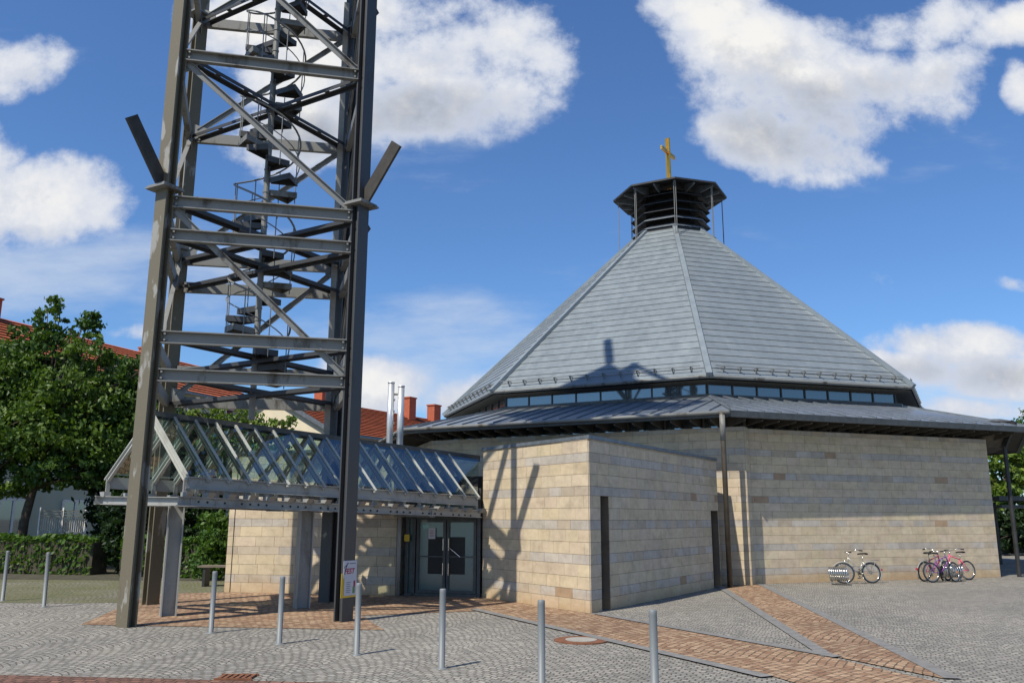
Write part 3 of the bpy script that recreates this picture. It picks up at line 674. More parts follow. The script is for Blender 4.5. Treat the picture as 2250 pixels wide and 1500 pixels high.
# posters on the front right leg
rd = (LEG['FR']-TC).normalized(); r3 = V((rd.x, rd.y, 0)); t3 = V((-rd.y, rd.x, 0)); pc = P3('FR', 0)+r3*.094
def board(z0, z1, w0, w1, o, mat, name, parent):
    b = MB(); A = [pc+t3*w0+r3*o+V((0, 0, z0)), pc+t3*w1+r3*o+V((0, 0, z0)), pc+t3*w1+r3*(o+.004)+V((0, 0, z0)), pc+t3*w0+r3*(o+.004)+V((0, 0, z0))]
    b.hexa(A+[v_+V((0, 0, z1-z0)) for v_ in A]); return b.build(name, mat, parent)
po = thing('poster', 'festival poster on a yellow card fixed low on the front right tower leg', 'poster', tuple(pc+V((0, 0, .38))))
board(.37, .74, -.19, .155, .002, M['yellow'], 'backing_card', po); board(.66, .93, -.155, .155, .008, M['paper'], 'upper_sheet', po); lo_ = board(.40, .665, -.13, .155, .012, M['paper'], 'lower_sheet', po)
def text(s, loc, size, mat, parent, xd, name='lettering', thick=.001, shear=0.0):
    cu = bpy.data.curves.new('t', 'FONT'); cu.body = s; cu.size = size; cu.extrude = thick; cu.align_x = 'CENTER'; cu.align_y = 'CENTER'; cu.shear = shear; cu.offset = size*.02
    ob = bpy.data.objects.new('t', cu); sc.collection.objects.link(ob); bpy.context.view_layer.update()
    me = bpy.data.meshes.new_from_object(ob.evaluated_get(bpy.context.evaluated_depsgraph_get())); bpy.data.objects.remove(ob)
    xd = V(xd).normalized(); zd = V((0, 0, 1)); nd = xd.cross(zd); r = parent
    while r.parent: r = r.parent
    for v_ in me.vertices: c = v_.co.copy(); v_.co = V(loc)+xd*c.x+zd*c.y+nd*c.z-r.location
    me.materials.clear(); me.materials.append(mat); o = bpy.data.objects.new(name, me); sc.collection.objects.link(o); o.parent = parent; return o
text('FEST', pc+r3*.014+V((0, 0, .765))-t3*.02, .115, M['red'], po, t3, shear=.15)
b = MB()
for j in range(6): b.bar(pc+r3*.018-t3*.08+V((0, 0, .60-.03*j)), pc+r3*.018+t3*(.02-.02*(j % 2))+V((0, 0, .60-.03*j)), .002, .006)
b.bar(pc+r3*.014-t3*.02+V((0, 0, .885)), pc+r3*.014+t3*.12+V((0, 0, .885)), .002, .008)
b.tube([pc+r3*.014-t3*.13+V((0, 0, .72)), pc+r3*.014-t3*.10+V((0, 0, .82)), pc+r3*.014-t3*.06+V((0, 0, .90))], .006, 5); b.tube([pc+r3*.014-t3*.15+V((0, 0, .82)), pc+r3*.014-t3*.09+V((0, 0, .86)), pc+r3*.014-t3*.05+V((0, 0, .89))], .005, 5)
b.build('small_print', M['ink'], po)
b = MB(); b.box(tuple(pc+r3*.018+t3*.09+V((0, 0, .48))), (.05, .004, .10), atan2(t3.y, t3.x)); b.build('picture', M['green'], po)
b = MB(); b.box(tuple(pc+r3*.018+t3*.10+V((0, 0, .57))), (.035, .004, .10), atan2(t3.y, t3.x)); b.build('picture', M['red'], po)

# ------------------------------------------------------------------ glass canopy
def lp(a, b_, t): return a.lerp(b_, t)
N0, N1 = V((-5.27, 13.9, 2.24)), V((-.70, 17.72, 2.03)); F0_, F1_ = V((-7.0, 14.85, 2.27)), V((-1.35, 19.3, 2.03)); R0_, R1_ = V((-6.13, 14.37, 3.30)), V((-.72, 18.7, 2.86))
can = thing('glass_canopy', 'long gabled glass canopy on steel posts running from under the tower to the door', 'canopy', (-5.64, 14.52, 0))
dz = V((0, 0, 1)); RR1 = R0_.lerp(R1_, .88); FR1 = F0_.lerp(F1_, .90)
for side_, (a, c) in enumerate(((N0, N1), (F0_, F1_))):
    b = MB(); d = (c-a).normalized(); s = d.cross(dz).normalized(); sgn = 1 if a is N0 else -1
    b.channel(a-dz*.10, c-dz*.10, .07, .20, .016, dz, side=sgn); b.build('eave_beam', M['galvl'], can)
    b = MB(); o_ = s*sgn*.10; b.ibeam(a-dz*.40+o_-d*.15, c-dz*.36+o_, .12, .145, .012); 
    lb = b.build('lower_beam', M['galvl'], can)
    L = (c-a).length
    for j in range(40):
        if j % 5 == 4: continue
        e = a-dz*.40+o_+s*sgn*.012+d*(L*(.03+j/41)); b = MB(); b.tube([e-s*.004*sgn, e+s*.004*sgn], .018, 8)
        if side_ == 0: b.build('bolt_hole', M['black'], lb)
b = MB(); b.bar(R0_-(R1_-R0_).normalized()*.1, R1_, .10, .13); b.build('ridge_beam', M['frame'], can)
NR = 17
for side, (a, c) in enumerate(((N0, N1), (F0_, F1_))):
    sgn = 1 if side == 0 else -1
    for j in range(NR+1):
        t = j/NR; e, r_ = lp(a, c if side == 0 else FR1, t), lp(R0_, RR1, t); e = e-dz*.02
        b = MB(); d = (c-a).normalized(); sl = (r_-e).normalized(); nn = sl.cross(d).normalized()
        if nn.z < 0: nn = -nn
        b.bar(e-sl*.05, r_, .085, .022, nn, 0, .0); b.bar(e-sl*.05, r_, .014, .085, nn, 0, -.04); b.bar(e-sl*.04, r_, .04, .02, nn, 0, .035); b.bar(e-sl*.05, r_, .05, .012, nn, 0, -.09)
        b.build('rafter', M['raft'], can)
        # bracket: short post and outrigger
        b = MB(); s = d.cross(dz).normalized()*sgn; ps = e-s*.10
        b.bar(e-s*.05-dz*.02, e-s*.05-dz*.32, .06, .05, s)
        w = d*.055; q = e+s*.24-dz*.245
        b.hexa([e-s*.08-dz*.32-w, e+s*.14-dz*.32-w, e+s*.14-dz*.32+w, e-s*.08-dz*.32+w, e-s*.08-dz*.235-w, e+s*.25-dz*.235-w, e+s*.25-dz*.235+w, e-s*.08-dz*.235+w])
        b.build('bracket', M['galvl'], can)
    for j in range(NR):
        t0, t1 = (j+.0)/NR, (j+1)/NR; c_ = c if side == 0 else FR1; p0, p1, q1, q0 = lp(a, c_, t0), lp(a, c_, t1), lp(R0_, RR1, t1), lp(R0_, RR1, t0); up_ = dz*.035
        b = MB(); b.quad(p0+up_, p1+up_, q1+up_, q0+up_); b.build('glass_pane', M['glass'], can)
b = MB(); b.quad(N1+dz*.035, R1_+dz*.035, RR1+dz*.035); b.build('glass_pane', M['glass'], can)
for (t, bx, by) in ((.07, -5.64, 14.52), (.42, -3.75, 15.78), (.80, -1.9, 17.5)):
    # transverse beam and post
    n_, f_ = lp(N0, N1, t), lp(F0_, F1_, t); b = MB(); b.ibeam(n_-dz*.40+(n_-f_).normalized()*.15, f_-dz*.40-(n_-f_).normalized()*.15, .11, .13, .012); b.build('cross_beam', M['galvl'], can)
    if t < .7:
        zt = 1.86; b = MB(); aa = atan2(N1.y-N0.y, N1.x-N0.x); ax = V((cos(aa), sin(aa), 0)); b.ibeam((bx, by, 0), (bx, by, zt), .28, .25, .022, V((-.9, -.42, 0)).normalized())
        b.build('post', M['galvl'], can)
n_, f_ = N0, F0_; b = MB(); b.ibeam(n_-dz*.40+(n_-f_).normalized()*.15, f_-dz*.40-(n_-f_).normalized()*.15, .12, .14, .012); b.build('cross_beam', M['galvl'], can)

# ------------------------------------------------------------------ entrance door
D0, D1 = V((-2.22, 18.36, 0)), V((-.64, 17.98, 0)); dd = (D1-D0).normalized(); dn = V((dd.y, -dd.x, 0)); DW = (D1-D0).length
dr = thing('glass_entrance', 'grey framed double glass entrance door in shade between the two stone blocks', 'door', tuple(D0))
def pw(s, z, o=0): return D0+dd*s+dn*o+dz*z
b = MB(); 
for s in (.03, .18, DW-.03): b.bar(pw(s, 0), pw(s, 2.2), .07, .07, dn)
for z in (1.60, 2.17, .03): b.bar(pw(0.07, z), pw(DW-.07, z), .07, .065)
for z in (.55, 1.05, 1.45, 1.85): b.bar(pw(.07, z), pw(.15, z), .03, .02)
b.build('door_frame', M['frame'], dr)
b = MB(); b.quad(pw(.04, 1.62, -.02), pw(DW-.05, 1.62, -.02), pw(DW-.05, 2.15, -.02), pw(.04, 2.15, -.02)); b.build('fanlight', M['dpane'], dr)
b = MB(); b.quad(pw(.06, .05, -.02), pw(.16, .05, -.02), pw(.16, 2.1, -.02), pw(.06, 2.1, -.02)); b.build('side_light', M['dpane'], dr)
s0, s1 = .24, DW-.08; mid = (s0+s1)/2
for (a, c, hs) in ((s0, mid-.01, -1), (mid+.01, s1, 1)):
    b = MB()
    for s in (a+.03, c-.03): b.bar(pw(s, .07, .01), pw(s, 1.56, .01), .06, .05, dn)
    for z in (.10, 1.53): b.bar(pw(a+.06, z, .01), pw(c-.06, z, .01), .048, .06)
    b.bar(pw(a+.06, .80, .02), pw(c-.06, .80, .02), .03, .025)
    lf = b.build('door_leaf', M['frame'], dr)
    b = MB(); b.quad(pw(a+.06, .13), pw(c-.06, .13), pw(c-.06, 1.5), pw(a+.06, 1.5)); b.build('pane', M['dpane'], lf)
    b = MB(); m0, m1 = (a+.25, c-.065) if hs < 0 else (a+.065, c-.25); b.quad(pw(m0, .45, .006), pw(m1, .45, .006), pw(m1, 1.2, .006), pw(m0, 1.2, .006)); b.build('dark_screen', M['black'], lf)
    b = MB(); hx = c-.05 if hs < 0 else a+.05
    for z0 in (.55, 1.05): b.tube([pw(hx, z0-.12, .06), pw(hx, z0+.12, .06)], .012, 8); b.bar(pw(hx, z0-.1, .03), pw(hx, z0-.1, .06), .012, .012); b.bar(pw(hx, z0+.1, .03), pw(hx, z0+.1, .06), .012, .012)
    b.build('handle', M['chrome'], lf)
b = MB(); b.tube([pw(mid+.08, .98, .07), pw(mid+.32, .80, .07)], .012, 8); b.build('push_bar', M['chrome'], dr)
c = pw(s0+.34, 1.27, .04); b = MB(); b.box(tuple(c), (.15, .006, .22), atan2(dd.y, dd.x)); nt = tag(b.build('notice', M['paper']), 'small white printed notice taped to the left door leaf', 'notice')
b = MB()
for j in range(5): b.bar(c+dn*.006-dd*.04+dz*(.06-.03*j), c+dn*.006+dd*.04+dz*(.06-.03*j), .002, .008)
b.build('print', M['red'], nt, local=True)
# interior back so the vestibule has depth
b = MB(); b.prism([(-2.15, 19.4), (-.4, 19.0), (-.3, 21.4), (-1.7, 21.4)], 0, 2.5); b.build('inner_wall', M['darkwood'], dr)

# ------------------------------------------------------------------ bollards
def bollard_mesh():
    b = MB(); n = 16; pr = [(.0, .062), (.008, .06), (.012, .044), (.014, .035), (.80, .035), (.832, .035), (.84, .030), (.842, .0)]
    for k, (z, r) in enumerate(pr):
        for j in range(n): b.v.append((r*cos(2*pi*j/n), r*sin(2*pi*j/n), z))
    for k in range(len(pr)-1):
        for j in range(n): b.f.append((k*n+j, k*n+(j+1) % n, (k+1)*n+(j+1) % n, (k+1)*n+j)); b.t.append(None)
    return b
B_ = [((5, 1320), 1.12, 0, 'grey steel bollard cut by the left picture edge, in front of the leafy tree'),
      ((96, 1333), 1.14, -.02, 'grey steel bollard standing alone on mossy paving left of the tower'),
      ((463, 1390), 1.0, 0, 'grey bollard between the two front tower legs, nearer the left leg'),
      ((613, 1414), 1.0, 0, 'light grey bollard in front of the canopy post, between the two front tower legs'),
      ((783, 1438), .98, 0, 'grey steel bollard overlapping the festival poster at the right tower leg'),
      ((970, 1468), .99, 0, 'grey steel bollard directly in front of the glass entrance door'),
      ((1190, 1525), 1.0, 0, 'grey steel bollard in front of the left face of the stone block, beside the manhole'),
      ((1441, 1572), 1.0, 0, 'brownish steel bollard furthest right, in front of the dark side of the stone block')]
bm = None
for i, (p, h, ln, lab) in enumerate(B_):
    g = G(*p)
    if bm is None: bo = bollard_mesh().build('bollard', M['bol'], None, True); bm = bo.data
    else: bo = bpy.data.objects.new('bollard', bm); sc.collection.objects.link(bo)
    bo.location = g; bo.scale = (1, 1, h); bo.rotation_euler = (0, ln, 0); tag(bo, lab, 'bollard', 'grey steel bollards round the forecourt')

# manhole, drain
mc = thing('manhole_cover', 'round manhole cover with rusty rim and pale concrete centre', 'manhole cover', tuple(G(1277, 1407)))
g = G(1277, 1407); b = MB(); b.disc(xy(g), .36, .0, .016, 40); b.build('rim', M['rust'], mc); b = MB(); b.disc(xy(g), .21, .0, .021, 40); b.build('centre', M['conc'], mc)
g = G(520, 1489); b = MB()
for j in range(6): b.box((g.x-.15+.06*j, g.y, .012), (.035, .22, .02))
b.box((g.x, g.y-.12, .012), (.38, .02, .022)); b.box((g.x, g.y+.12, .012), (.38, .02, .022)); tag(b.build('drain_grate', M['rust']), 'small rusty iron drain grate in the paving at the bottom edge', 'drain')

# ------------------------------------------------------------------ bicycles
def bike(loc, yaw, lean, label, fm, tyre=.30, wb=.92, step=False, rack=True, steer=.35, guard=True, lamp=None):
    root = thing('bicycle', label, 'bicycle', tuple(loc)); root.rotation_euler = (lean, 0, yaw); root.scale = (.95, .95, .93); root['group'] = 'bicycles parked at the stone wall'
    r = tyre
    def W(cx, ang):
        ca, sa = cos(ang), sin(ang); F = lambda x, z, y=0: V((cx+x*ca-y*sa, x*sa+y*ca, r+z))
        b = MB(); b.tube([F((r-.02)*cos(2*pi*k/32), (r-.02)*sin(2*pi*k/32)) for k in range(32)], .021, 8, closed=True); w = b.build('wheel', M['rubber'], root, True, True)
        b = MB(); b.tube([F((r-.045)*cos(2*pi*k/32), (r-.045)*sin(2*pi*k/32)) for k in range(32)], .011, 6, closed=True); b.build('rim', M['chrome'], w, True, True)
        b = MB()
        for k in range(20): a = 2*pi*k/20; s_ = .02*(1 if k % 2 else -1); b.tube([F(.02*cos(a+.6), .02*sin(a+.6), s_), F((r-.045)*cos(a), (r-.045)*sin(a))], .0018, 4, False)
        b.tube([F(0, 0, -.05), F(0, 0, .05)], .018, 8); b.build('spokes', M['chrome'], w, False, True)
        if guard:
            b = MB(); rg = r+.02
            rngs = (range(-2, 13) if cx > 0 else range(2, 19))
            b.tube([F(rg*cos(2*pi*k/32+.3), rg*sin(2*pi*k/32+.3)) for k in rngs], .016, 6); b.build('mudguard', fm if lamp == 'x' else M['galvl'], w, True, True)
        b = MB(); b.box(tuple(F(r*.55, 0)), (.05, .012, .03)); b.build('reflector', M['orange'], w, False, True)
        return F
    FF = W(wb, steer); W(0, 0)
    bb = V((wb*.42, 0, r-.02)); hd = V((wb-.20, 0, r+.45)); hb = V((wb-.15, 0, r+.27)); sx = V((wb*.27, 0, r+.32)); ax = V((0, 0, r)); fx = V((wb, 0, r))
    b = MB(); T = lambda *p, q=.014: b.tube(p, q, 8)
    if step: T(hb, (hb+bb)/2+V((-.03, 0, -.06)), bb+V((.0, 0, .03)), q=.017); T(hd+V((.01, 0, -.05)), (hd+bb)/2+V((-.05, 0, -.03)), bb.lerp(sx, .45), q=.012)
    else: T(hb, bb, q=.018); T(hd+V((.01, 0, -.04)), sx-V((0, 0, .02)), q=.015)
    T(bb, sx, q=.014); T(hb, hd, q=.018)
    for s_ in (-.045, .045): T(bb+V((0, s_*.5, 0)), ax+V((0, s_, 0)), q=.009); T(sx-V((0, -s_*.3, .03)), ax+V((0, s_, 0)), q=.008)
    b.build('frame', fm, root, True, True)
    b = MB(); ca, sa = cos(steer), sin(steer)
    for s_ in (-.045, .045): b.tube([hb+V((0, s_, 0)), fx+V((-.03, s_, .02)), fx+V((0, s_, 0))], .010, 8)
    b.build('fork', M['silver'], root, True, True)
    b = MB(); st_ = hd+V((-.02, 0, .09)); b.tube([hd, st_], .013, 8); pts = []
    for s_ in (-1, 1):
        pts.append([st_, st_+V((.06*ca, .06*sa, .02))+V((-.0, s_*.10, 0)), st_+V((-.06, s_*.25, .05)), st_+V((-.14, s_*.27, .04))])
    for p_ in pts: b.tube(p_, .010, 8)
    hbr = b.build('handlebar', M['chrome'], root, True, True); b = MB()
    for p_ in pts: b.tube([p_[-1], p_[-1]+V((-.10, 0, -.01))], .017, 8)
    b.build('grip', M['rubber'], hbr, True, True)
    b = MB(); sp = sx+V((-.03, 0, .15)); b.tube([sx, sp], .012, 8); b.build('seat_post', M['chrome'], root, True, True)
    b = MB(); n = 10; secs = [(-.13, .075, .0), (-.08, .085, .015), (0, .05, .012), (.08, .025, .008), (.14, .015, 0)]
    for (x, w, h) in secs:
        for k in range(n): a = 2*pi*k/n; b.v.append((sp.x+x, w*cos(a), sp.z+.03+h+.022*sin(a)))
    for k in range(len(secs)-1):
        for j in range(n): b.f.append((k*n+j, k*n+(j+1) % n, (k+1)*n+(j+1) % n, (k+1)*n+j)); b.t.append(None)
    b.f += [tuple(range(n))[::-1], tuple(range((len(secs)-1)*n, len(secs)*n))]; b.t += [None, None]; b.build('saddle', M['rubber'], root, True, True)
    b = MB(); b.tube([bb+V((.085*cos(2*pi*k/20), .045, .085*sin(2*pi*k/20))) for k in range(20)], .008, 6, closed=True); b.tube([bb+V((0, -.06, 0)), bb+V((0, .06, 0))], .018, 8)
    b.tube([bb+V((0, .06, 0)), bb+V((.09, .07, -.12))], .009, 6); b.tube([bb+V((0, -.06, 0)), bb+V((-.09, -.07, .12))], .009, 6); b.box(tuple(bb+V((.09, .10, -.12))), (.08, .05, .02)); b.box(tuple(bb+V((-.09, -.10, .12))), (.08, .05, .02))
    b.tube([bb+V((0, .045, .08)), ax+V((0, .045, .03))], .004, 4); b.tube([bb+V((0, .045, -.08)), ax+V((0, .045, -.03))], .004, 4); b.build('crankset', M['dark'], root, False, True)
    if rack:
        b = MB(); zr = 2*r+.06
        for s_ in (-.05, .05): b.tube([sx+V((-.02, s_, -.02)), V((-.02, s_, zr)), V((-.26, s_, zr))], .006, 6); b.tube([V((-.14, s_, zr)), V((-.01, s_, r))], .005, 6)
        for x in (-.08, -.16, -.25): b.tube([V((x, -.05, zr)), V((x, .05, zr))], .005, 6)
        b.build('luggage_rack', M['galvl'], root, True, True)
        b = MB(); b.box((-r-.035, 0, r+.08), (.03, .06, .05)); b.build('rear_lamp', M['red'], root, False, True)
    if lamp: b = MB(); b.tube([hb+V((.05, 0, .03)), hb+V((.10, 0, .03))], [.03, .04], 12); b.build('headlight', M['chrome'], root, True, True)
    b = MB(); b.tube([V((wb*.38, .04, r-.03)), V((wb*.36, .14, .02))], .008, 6); b.build('kickstand', M['chrome'], root, True, True)
    return root
def wallpt(px, o):   # ground point in front of the right wall under image column px
    g = ray(px, 1275); h = line_hit((0, 0), (g.x, g.y), xy(W0+V((dR.y, -dR.x))*o), (dR.x, dR.y)); return V((h[0], h[1], 0))
b1 = wallpt(1917, .75); f1_ = wallpt(1860, .62)
bike(b1, atan2(f1_.y-b1.y, f1_.x-b1.x), R(6), 'silver step-through city bicycle alone beside the left coil rack, black saddle', M['silver'], step=True, wb=.80, tyre=.275, lamp='l', steer=-.5)
b2 = wallpt(2130, .65); f2 = wallpt(2089, .75); bike(b2, atan2(f2.y-b2.y, f2.x-b2.x)-.15, R(5), 'bright pink bicycle at the right end of the right rack', M['pink'], wb=.76, tyre=.275, rack=False, steer=.3, guard=False)
b3 = wallpt(2050, 1.05); f3 = wallpt(2096, 1.15); bike(b3, atan2(f3.y-b3.y, f3.x-b3.x)+.1, R(-6), 'purple bicycle in the front middle of the crowded right rack', M['purple'], wb=.76, tyre=.275, rack=False, steer=.3, guard=False)
b4 = wallpt(2032, .70); f4 = wallpt(2078, .60); bike(b4, atan2(f4.y-b4.y, f4.x-b4.x), R(4), 'dark crimson bicycle with luggage rack and red rear lamp, left of the right rack', M['dred'], wb=.78, tyre=.275, lamp='l')
def coil_rack(p, q, label, n=9):
    p, q = V(p), V(q); r = .155; root = thing('bicycle_rack', label, 'bicycle rack', tuple((p+q)/2), 'coiled steel bicycle racks'); d = (q-p).normalized(); s = V((-d.y, d.x, 0)); zc = .27; L = (q-p).length
    b = MB(); m = 22*n; b.tube([p+d*(L*k/m)+s*(r*cos(2*pi*k/22))+dz*(zc+r*sin(2*pi*k/22)) for k in range(m+1)], .019, 8); b.build('coil', M['chrome'], root, True)
    for e in (p+d*.06, q-d*.02): b = MB(); b.tube([e-s*.0, e+dz*(zc-r+.0)], .022, 8); b.build('foot', M['chrome'], root, True)
coil_rack(wallpt(1822, .75), wallpt(1864, 1.05), 'coiled shiny steel bicycle rack with one bicycle, left of the two racks')
coil_rack(wallpt(2070, .75), wallpt(2114, .95), 'coiled shiny steel bicycle rack hidden among several bicycles near the wall end')

# ------------------------------------------------------------------ bench by the left annex
bt = AT(475, 1244, 20.3); g = V((bt.x, 20.6, 0)); bn = thing('bench', 'low wooden bench with flat top beside the end of the stone wing', 'bench', tuple(g))
b = MB()
for j in range(3): b.box((g.x, g.y-.14+.14*j, .46), (.95, .12, .04))
b.build('seat', M['wood'], bn)
for s_ in (-1, 1): b = MB(); b.box((g.x+.32*s_, g.y, .22), (.06, .34, .44)); b.build('leg', M['dark'], bn)

# ------------------------------------------------------------------ plants
def leaves(clumps, n, size, rng, hollow=.55, seed=0, ground=None):
    b = MB(); tot = sum((c[1][0]*c[1][1]*c[1][2])**(2/3) for c in clumps)
    for (c, r) in clumps:
        m = int(n*(r[0]*r[1]*r[2])**(2/3)/tot)
        # sub-sprigs give clumpy outline
        ns = max(4, int(m/26)); tone0 = rng.uniform(0, .5)
        for k in range(ns):
            while True:
                v_ = V((rng.uniform(-1, 1), rng.uniform(-1, 1), rng.uniform(-1, 1)))
                if hollow < v_.length < 1: break
            sc_ = V((c[0]+v_.x*r[0], c[1]+v_.y*r[1], c[2]+v_.z*r[2])); sr = rng.uniform(.10, .24)*max(.5, min(r)); t1 = tone0+rng.uniform(-.1, .4)
            for q in range(26):
                p = sc_+V((rng.gauss(0, sr), rng.gauss(0, sr), rng.gauss(0, sr*.55))); 
                if ground is not None and p.z < ground: continue
                s = size*rng.uniform(.6, 1.3); a = V((rng.gauss(0, 1), rng.gauss(0, 1), rng.gauss(0, .6))).normalized(); u = a.orthogonal().normalized(); w = a.cross(u)
                an = rng.uniform(0, 6.28); u, w = u*cos(an)+w*sin(an), w*cos(an)-u*sin(an); t = max(0., min(1., t1+rng.uniform(-.2, .2)))
                b.quad(p-u*s, p-w*s*.55+a*s*.1, p+u*s, p+w*s*.55+a*s*.1, tone=(t, t, t))
    return b
def tree(name, label, base, crowns, n, size, mat, trunk_r, seed, hollow=.45, group=None, limb=True):
    rng = random.Random(seed); t = thing(name, label, 'tree', tuple(base), group); base = V(base)
    top = max(c[0][2]+c[1][2]*.6 for c in crowns); mid = min(c[0][2]-c[1][2]*.5 for c in crowns)
    b = MB(); cx = sum(c[0][0] for c in crowns)/len(crowns); cy = sum(c[0][1] for c in crowns)/len(crowns)
    pts = [base, V((base.x+.05, base.y, mid*.6)), V((base.x+(cx-base.x)*.3, base.y+(cy-base.y)*.3, mid+.3)), V((cx, cy, top*.92))]
    b.tube(pts, [trunk_r*1.25, trunk_r, trunk_r*.85, .02], 10)
    tr = b.build('trunk', M['bark'], t, True)
    b = MB()
    for (c, r) in crowns:
        for k in range(4):
            e = V((c[0]+rng.uniform(-.6, .6)*r[0], c[1]+rng.uniform(-.6, .6)*r[1], c[2]+rng.uniform(-.2, .7)*r[2])); st_ = pts[1].lerp(pts[3], rng.uniform(.15, .5)); m = st_.lerp(e, .5)+V((0, 0, .2)); b.tube([st_, m, e], [trunk_r*.4, trunk_r*.22, .012], 6)
    b.build('limb', M['bark'], tr, True)
    lb = leaves(crowns, n, size, rng, hollow, ground=base.z+.3); lb.build('crown', mat, t)
    return t
rg = random.Random(21)
def crown_set(c, R_, H, n, rng, cone=.6):
    out = []
    for k in range(n):
        f = (k+.5)/n; z = c[2]+H*(f-.5); rr = R_*(1-cone*max(0, f-.25))*rng.uniform(.8, 1.05); a = rng.uniform(0, 6.28); o = rr*.5*rng.uniform(.3, 1)
        out.append(((c[0]+o*cos(a), c[1]+o*sin(a), z), (rr*.62, rr*.62, H/n*1.5)))
    return out
# big maple left
cA = AT(95, 900, 26.5); tree('maple_tree', 'large dense green maple at the far left with two pointed tops', tuple(V((AT(45, 1180, 26.5).x, 26.5, 0))),
     [((AT(x, y, 26.5).x, 26.5+oy, AT(x, y, 26.5).z), (rx, rx, rz)) for x, y, rx, rz, oy in
      ((110, 700, .5, .8, 0), (115, 770, .95, .7, .2), (200, 715, .35, .65, 0), (210, 780, .75, .6, -.2), (45, 800, 1.0, .8, 0), (150, 860, 1.5, .9, .3), (0, 880, 1.3, .9, 0), (250, 870, .85, .8, 0), (80, 950, 1.6, .9, -.4), (230, 970, 1.1, .8, .2), (0, 990, 1.2, .8, 0), (140, 1030, 1.5, .55, 0), (30, 1060, 1.1, .4, 0), (260, 1050, .8, .5, .5), (-80, 900, 1.4, 1.3, 0), (300, 815, .6, .5, 0), (20, 800, 1.0, .7, .4), (310, 900, .9, .9, .5), (60, 740, .5, .5, 0), (300, 1000, .9, .8, .6), (170, 900, 1.6, 1.2, .8), (60, 930, 1.6, 1.2, .8))], 44000, .088, M['leafA'], .14, 5)
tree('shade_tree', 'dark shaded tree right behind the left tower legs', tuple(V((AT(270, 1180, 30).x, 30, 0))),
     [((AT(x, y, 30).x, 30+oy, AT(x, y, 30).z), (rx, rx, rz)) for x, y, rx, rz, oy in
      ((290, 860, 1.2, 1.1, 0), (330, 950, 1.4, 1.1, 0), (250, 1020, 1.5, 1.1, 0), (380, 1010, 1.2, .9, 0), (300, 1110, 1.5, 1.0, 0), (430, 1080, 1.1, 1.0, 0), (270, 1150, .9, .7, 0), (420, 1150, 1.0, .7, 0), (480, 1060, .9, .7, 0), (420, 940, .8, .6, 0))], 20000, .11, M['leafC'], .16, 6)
tree('young_maple', 'small light green tree seen through the canopy glass in front of the cream house', tuple(V((AT(520, 1150, 27).x, 27, 0))),
     [((AT(x, y, 27).x, 27+oy, AT(x, y, 27).z), (rx, rx, rz)) for x, y, rx, rz, oy in
      ((535, 930, .75, .55, 0), (480, 920, .45, .35, 0), (600, 950, .5, .45, 0), (540, 990, .9, .5, 0), (455, 975, .5, .4, 0), (628, 925, .22, .22, 0), (610, 1000, .5, .4, 0), (430, 905, .3, .3, 0))], 4200, .075, M['leafB'], .07, 7, .2)
# right side trees
tree('broad_tree', 'yellow green broad tree beyond the right end of the church wall', (24.0, 41.5, 0),
     [((AT(x, y, 41).x, 41+oy, AT(x, y, 41).z), (rx, rx, rz)) for x, y, rx, rz, oy in
      ((2200, 1020, 1.2, .8, 0), (2240, 1070, 1.5, .9, 0), (2190, 1090, 1.3, .8, 0), (2250, 1000, 1.0, .7, 0), (2290, 1040, 1.3, 1.2, 0), (2170, 1050, .9, .8, 0), (2150, 1090, 1.2, .9, 0))], 5200, .15, M['leafB'], .15, 8)
tree('tall_tree', 'thin tall tree rising above the church eave at the right edge', (25.5, 44.5, 0),
     [((AT(x, y, 44).x, 44, AT(x, y, 44).z), (rx, rx, rz)) for x, y, rx, rz in
      ((2240, 940, .3, .3), (2225, 950, .8, .7), (2250, 985, 1.0, .8), (2280, 930, .8, .9), (2215, 955, .3, .3))], 2600, .07, M['leafA'], .1, 9, .1)
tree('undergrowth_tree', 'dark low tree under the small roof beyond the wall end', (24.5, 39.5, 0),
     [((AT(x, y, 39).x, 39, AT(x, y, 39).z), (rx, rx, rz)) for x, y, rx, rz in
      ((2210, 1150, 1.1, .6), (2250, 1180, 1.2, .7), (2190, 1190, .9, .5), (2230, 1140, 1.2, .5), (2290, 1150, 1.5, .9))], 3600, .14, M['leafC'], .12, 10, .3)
def hedge(name, label, p0, p1, w, h, n, mat, seed, cat='hedge', zc=None):
    rng = random.Random(seed); p0, p1 = V(p0), V(p1); L = (p1-p0).length; d = (p1-p0)/L; s = V((-d.y, d.x, 0)); b = MB(); t = thing(name, label, cat, tuple(p0))
    for k in range(n):
        a, c, z = rng.uniform(0, L), rng.choice((-1, 1))*w/2*rng.uniform(.75, 1.05), rng.uniform(0, h)
        if rng.random() < .45: c, z = rng.uniform(-w/2, w/2), h*rng.uniform(.92, 1.05)+.05*sin(a*3)
        p = p0+d*a+s*c+dz*z; q = .07*rng.uniform(.6, 1.4); ax = V((rng.gauss(0, 1), rng.gauss(0, 1), rng.gauss(0, 1))).normalized(); u = ax.orthogonal().normalized(); v_ = ax.cross(u); tt = rng.random()
        b.quad(p-u*q, p-v_*q*.6, p+u*q, p+v_*q*.6, tone=(tt,)*3)
    b.build('foliage', mat, t); b = MB(); b.bar(p0+dz*h*.45, p1+dz*h*.45, w*.8, h*.86); b.build('twigs', M['soil'], t); return t
hedge('hedge', 'clipped low green hedge in front of the pale apartment house at the left', (-19.5, 26.2, 0), (-11.6, 24.6, 0), .8, 1.0, 5200, M['leafH'], 1)
hedge('hedge', 'low bright green hedge between the rear tower leg and the stone wing', (-10.6, 24.2, 0), (-8.3, 23.6, 0), .9, 1.0, 2300, M['leafH'], 2)
